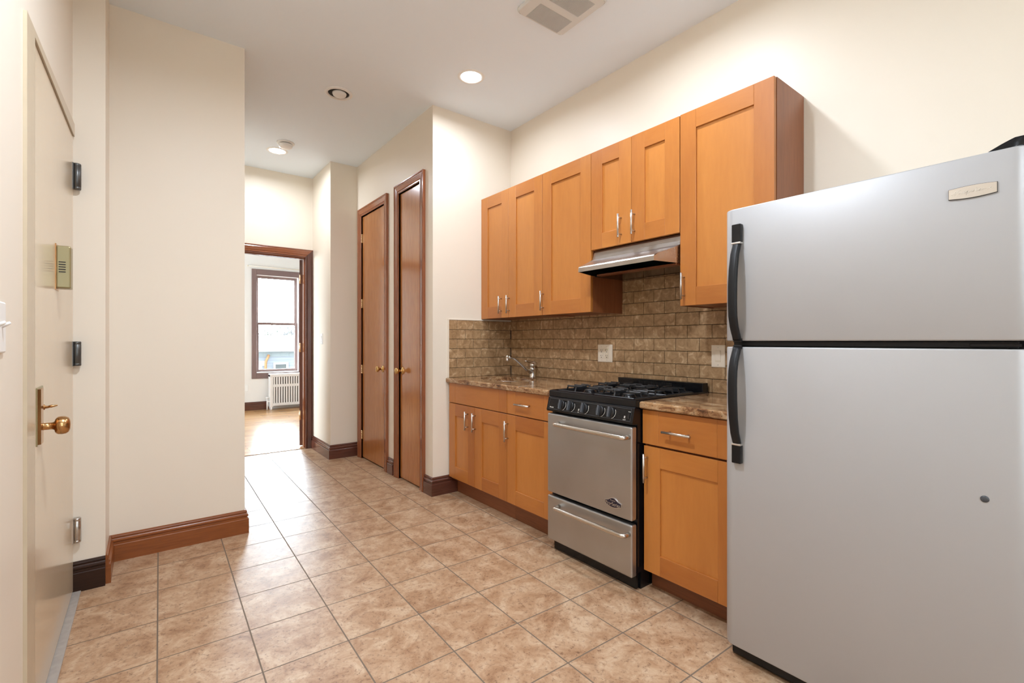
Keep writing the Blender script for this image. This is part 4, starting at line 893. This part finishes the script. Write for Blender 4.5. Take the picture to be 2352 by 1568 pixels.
# exhaust fan grille
t = thing('exhaust_fan', 'square white exhaust fan grille in the kitchen ceiling', 'exhaust fan', (1.80, 1.89, CEIL))
vx0, vx1, vy0, vy1 = 1.618, 1.968, 1.700, 2.072
def rrect(i, z, R=0.035, n=6):
    o = []
    for cx, cy, a0 in ((vx1-R, vy1-R, 0), (vx0+R, vy1-R, 90), (vx0+R, vy0+R, 180), (vx1-R, vy0+R, 270)):
        for k in range(n+1): a = math.radians(a0+90*k/n); o.append((cx+(R-i)*math.cos(a), cy+(R-i)*math.sin(a), z))
    return o
cells = [(1.683, 1.921, 1.932, 2.060), (1.683, 1.921, 1.757, 1.888)]
zf = CEIL-0.018; mb = MB()
mb.rings([rrect(0, CEIL-0.0005), rrect(0, CEIL-0.010), rrect(0.004, CEIL-0.015), rrect(0.008, zf)], True, False, smooth=False)
for e, sg, inner in ((vx0, 1, 1.683), (vx1, -1, 1.921)):
    mb.prism([(e+sg*0.008, vy0+0.035), (e+sg*0.008, vy1-0.035), (e+sg*0.016, vy1-0.016), (e+sg*0.035, vy1-0.008), (inner, vy1-0.008), (inner, vy0+0.008), (e+sg*0.035, vy0+0.008), (e+sg*0.016, vy0+0.016)], lambda x, y, z: (x, y, z), zf-0.0003, zf+0.004)
mb.box(1.683, 1.921, 1.888, 1.932, zf-0.0003, zf+0.004).box(1.683, 1.921, 2.060, vy1-0.008, zf-0.0003, zf+0.004).box(1.683, 1.921, vy0+0.008, 1.757, zf-0.0003, zf+0.004)
obj('frame', mb, 'vent', t)
obj('fan_cavity', MB().box(1.66, 1.945, 1.74, 2.062, CEIL-0.002, CEIL-0.0006), 'ventdark', t)
for a, b_, c, d in cells:
    mb = MB(); n = 46
    for k in range(n): x = a+(b_-a)*(k+0.2)/n; mb.box(x, x+0.0020, c-0.001, d+0.001, zf, zf+0.008)
    obj('grille', mb, 'vent', t)

# ------------------------------------------------------------------ far room
def window(name, W, label, fn):
    """sash window in the opening W = (a0, a1, z0, z1); fn(a, t, z) -> point, t outwards from the room"""
    x0, x1, z0, z1 = W; t = struct(name, loc=fn((x0+x1)/2, 0, z0), label=label, cat='window')
    f = 0.078
    def bx(mb, a0, a1, t0, t1, c, e, bev=0, mi=0):
        p, q = fn(a0, t0, c), fn(a1, t1, e); return mb.box(p[0], q[0], p[1], q[1], p[2], q[2], bev=bev, seg=1, mi=mi)
    mb = MB()
    for a, b_, c, e, m in ((x0-f, x0, z0-f-0.02, z1+f+0.02, 0), (x1, x1+f, z0-f-0.02, z1+f+0.02, 0), (x0, x1, z1, z1+f+0.02, 1), (x0, x1, z0-f-0.02, z0, 1)):
        bx(mb, a, b_, -0.022, 0, c, e, 0.003, m)
    obj('window_casing', mb, ['winwood_v', 'winwood_x'], t)
    obj('window_sill', bx(MB(), x0, x1, -0.02, 0.13, z0, z0+0.014, 0.003), 'extwhite', t)
    zm = (z0+z1)/2+0.01; k = 0.046
    for nm, ya, za, zb in (('upper_sash', 0.115, zm-0.022, z1), ('lower_sash', 0.075, z0+0.014, zm+0.022)):
        mb = MB(); y2 = ya+0.035
        bx(mb, x0, x0+k, ya, y2, za, zb); bx(mb, x1-k, x1, ya, y2, za, zb); bx(mb, x0+k, x1-k, ya, y2, za, za+0.045, 0, 1); bx(mb, x0+k, x1-k, ya, y2, zb-0.045, zb, 0, 1)
        sh = obj(nm, mb, ['winwood_v', 'winwood_x'], t)
        obj('window_pane', bx(MB(), x0+k-0.003, x1-k+0.003, ya+0.015, ya+0.019, za+0.042, zb-0.042), 'glass', sh)
window('window_1', W1, 'brown wood sash window in the far room, seen through the doorway', lambda a, t, z: (a, YF+t, z))
window('window_2', W2, 'wide sash window in the left wall of the far room, out of view', lambda a, t, z: (-2.2-t, a, z))
window('window_fill', (-0.08, 0.88, 0.85, 2.2), 'wide sash window added behind the camera for fill daylight', lambda a, t, z: (a, -2.25-t, z))  # made-up window, added to let soft fill light in from behind
t = thing('curtain_rod', 'thin pale curtain rod above the far window', 'curtain rod', (1.88, YF-0.05, 2.513))
mb = MB().tube([(1.40, YF-0.05, 2.513), (2.40, YF-0.05, 2.513)], 0.008, 10); obj('rod', mb, 'ivory', t)
for x in (1.44, 2.36): obj('bracket', MB().tube([(x, YF, 2.508), (x, YF-0.05, 2.508)], 0.006, 8), 'ivory', t)
for x in (1.388, 2.412): obj('finial', MB().lathe([(0, -0.014), (0.012, -0.009), (0.016, 0), (0.012, 0.009), (0, 0.014)], (x, YF-0.05, 2.513), (1, 0, 0), 12), 'ivory', t)
t = thing('radiator', 'white slatted radiator below the far window', 'radiator', (2.0, YF-0.12, 0))
ra0, ra1, ry = 1.715, 2.42, YF-0.195
mb = MB().box(ra0, ra0+0.05, ry, ry+0.15, 0.05, 0.62, bev=0.006).box(ra1-0.05, ra1, ry, ry+0.15, 0.05, 0.62, bev=0.006)
mb.box(ra0, ra1, ry-0.004, ry+0.154, 0.575, 0.63, bev=0.008).box(ra0+0.05, ra1-0.05, ry, ry+0.02, 0.40, 0.445).box(ra0+0.05, ra1-0.05, ry, ry+0.15, 0.07, 0.115)
obj('frame', mb, 'radiator', t)
obj('radiator_core', MB().box(ra0+0.05, ra1-0.05, ry+0.06, ry+0.12, 0.115, 0.57), 'bark', t)
n = 15
for k in range(n):
    x = ra0+0.05+(ra1-ra0-0.1)*(k+0.5)/n; obj('slat', MB().box(x-0.0125, x+0.0125, ry+0.001, ry+0.03, 0.112, 0.578, bev=0.004, seg=1), 'radiator', t)
for x in (ra0+0.012, ra1-0.04):
    for yy in (ry+0.01, ry+0.11): obj('leg', MB().lathe([(0.018, 0), (0.014, 0.02), (0.02, 0.055)], (x+0.014, yy+0.012, 0.001), n=12), 'radiator', t)
mb = MB().tube([(ra0-0.03, ry+0.07, 0.001), (ra0-0.03, ry+0.07, 0.20)], 0.014, 12).tube([(ra0-0.03, ry+0.07, 0.14), (ra0+0.01, ry+0.07, 0.14)], 0.014, 12); mb.lathe([(0, 0), (0.026, 0), (0.028, 0.012), (0.02, 0.024), (0, 0.025)], (ra0-0.03, ry+0.07, 0.20), n=14)
obj('valve', mb, 'radiator', t)
t = thing('wall_outlet', 'white outlet plate low on the far room wall left of the radiator', 'outlet', (1.372, YF, 0.33))
obj('cover_plate', plate(MB(), lambda a, z, o: (a, YF-o, z), 1.335, 1.405, 0.33, 0.445), 'white', t)

# ------------------------------------------------------------------ outside
HYF = 20.0; GZ = -3.6
struct('ground', B(-40, 60, 9.8, 120, GZ-0.2, GZ), 'ground', label='yard below the window', cat='ground')
t = thing('neighbouring_house', 'pale blue-grey sided house with flat roof outside the window', 'house', (4, HYF, GZ))
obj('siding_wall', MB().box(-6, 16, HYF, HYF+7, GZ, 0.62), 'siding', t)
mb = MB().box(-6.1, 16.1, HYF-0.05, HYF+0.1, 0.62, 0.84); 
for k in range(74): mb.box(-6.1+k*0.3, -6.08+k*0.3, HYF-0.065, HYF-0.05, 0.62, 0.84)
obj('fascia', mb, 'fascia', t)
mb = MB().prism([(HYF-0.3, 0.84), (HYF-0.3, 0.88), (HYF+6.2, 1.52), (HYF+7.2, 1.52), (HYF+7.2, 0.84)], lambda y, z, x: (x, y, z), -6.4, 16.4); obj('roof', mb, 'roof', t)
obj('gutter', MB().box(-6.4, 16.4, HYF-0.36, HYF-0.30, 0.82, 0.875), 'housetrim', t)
def xat(px, Y):
    th = math.radians(37.62); l = (px-1176)/1090; return Y*(math.sin(th)+l*math.cos(th))/(math.cos(th)-l*math.sin(th))
wx0, wx1 = xat(627, HYF), xat(662, HYF)
mb = MB().box(wx0, wx0+0.08, HYF-0.06, HYF, -0.9, 0.40).box(wx1-0.08, wx1, HYF-0.06, HYF, -0.9, 0.40).box(wx0+0.08, wx1-0.08, HYF-0.06, HYF, 0.32, 0.40).box(wx0+0.08, wx1-0.08, HYF-0.06, HYF, -0.9, -0.82)
wn = obj('window', mb, 'housetrim', t)
mb = MB().box(wx0+0.17, wx1-0.17, HYF-0.05, HYF-0.02, -0.6, 0.16); obj('window_sash', mb, 'housetrim', wn)
mb = MB().box(wx0+0.22, wx1-0.22, HYF-0.055, HYF-0.049, -0.55, 0.11).box(wx0+0.08, wx1-0.08, HYF-0.012, HYF-0.004, -0.82, 0.32); obj('window_pane', mb, 'extglass', wn)
px = xat(610, HYF)
tag(obj('drain_pipe', MB().tube([(px-0.02, HYF-0.12, GZ), (px-0.02, HYF-0.12, 0.35), (px+0.0, HYF-0.12, 0.48), (px+0.06, HYF-0.12, 0.60), (px+0.09, HYF-0.12, 0.70)], 0.045, 12), 'copper', None, (px, HYF-0.12, GZ)), 'orange rusty pipe climbing the neighbouring house wall', 'pipe')
qx0, qx1 = xat(588, HYF-1), xat(606, HYF-1)
t2 = thing('porch', 'white porch corner post and beam outside the window, left of the orange pipe', 'porch', (qx1-0.1, HYF-1, GZ))
obj('beam', MB().box(qx0-2.5, qx1, HYF-1.1, HYF-0.9, 0.33, 0.50), 'housetrim', t2)
obj('post', MB().box(qx1-0.20, qx1-0.07, HYF-1.06, HYF-0.94, GZ, 0.33), 'housetrim', t2)
for px_, zc, r in ((655, 1.73, 0.21), (676, 1.71, 0.18)):
    X = xat(px_, 26.7)
    t3 = thing('satellite_dish', 'larger satellite dish on the neighbouring roof' if px_ == 655 else 'smaller satellite dish at right on the neighbouring roof', 'satellite dish', (X, 26.7, 1.521), 'satellite dishes')
    obj('reflector', MB().lathe([(0, 0.0), (r*0.5, 0.02), (r, 0.07), (r*1.02, 0.075), (r*0.5, 0.03), (0, 0.012)], (X, 26.65, zc), (-0.4, -0.9, 0.25), 24), 'dish', t3)
    obj('mast', MB().tube([(X, 26.7, 1.521), (X, 26.7, zc)], 0.02, 8), 'dish', t3)
    obj('feed_arm', MB().tube([(X, 26.7, zc-r*0.7), (X-0.12, 26.35, zc-r*0.25)], 0.012, 6), 'dish', t3)
def tree(label, X, Y, zt, r, seed):
    rnd = random.Random(seed); t = thing('tree', label, 'tree', (X, Y, GZ), 'trees beyond the neighbouring roof')
    obj('trunk', MB().tube([(X, Y, GZ), (X+0.1, Y, GZ+2), (X, Y, zt-r)], [0.25, 0.2, 0.08], 8), 'bark', t)
    mb = MB()
    for k in range(1100):
        a, b_, c = rnd.gauss(0, 0.5), rnd.gauss(0, 0.5), rnd.gauss(0, 0.45); p = Vector((X+a*r, Y+b_*r, zt-r*0.9+c*r)); s = 0.03*r+0.06*rnd.random()
        u = Vector((rnd.gauss(0, 1), rnd.gauss(0, 1), rnd.gauss(0, 1))).normalized(); v = u.orthogonal().normalized()
        mb.add([p-u*s, p+v*s*0.7, p+u*s, p-v*s*0.7], [(0, 1, 2, 3)])
    obj('crown', mb, 'leaf', t)
tree('rounded tree behind the satellite dishes outside the window', xat(640, 40), 40, 2.35, 1.3, 1)
tree('low tree at left beyond the neighbouring roof outside the window', xat(604, 47), 47, 2.2, 1.4, 2)
tree('dark tree at right beyond the neighbouring roof outside the window', xat(684, 34), 34, 2.4, 1.2, 3)
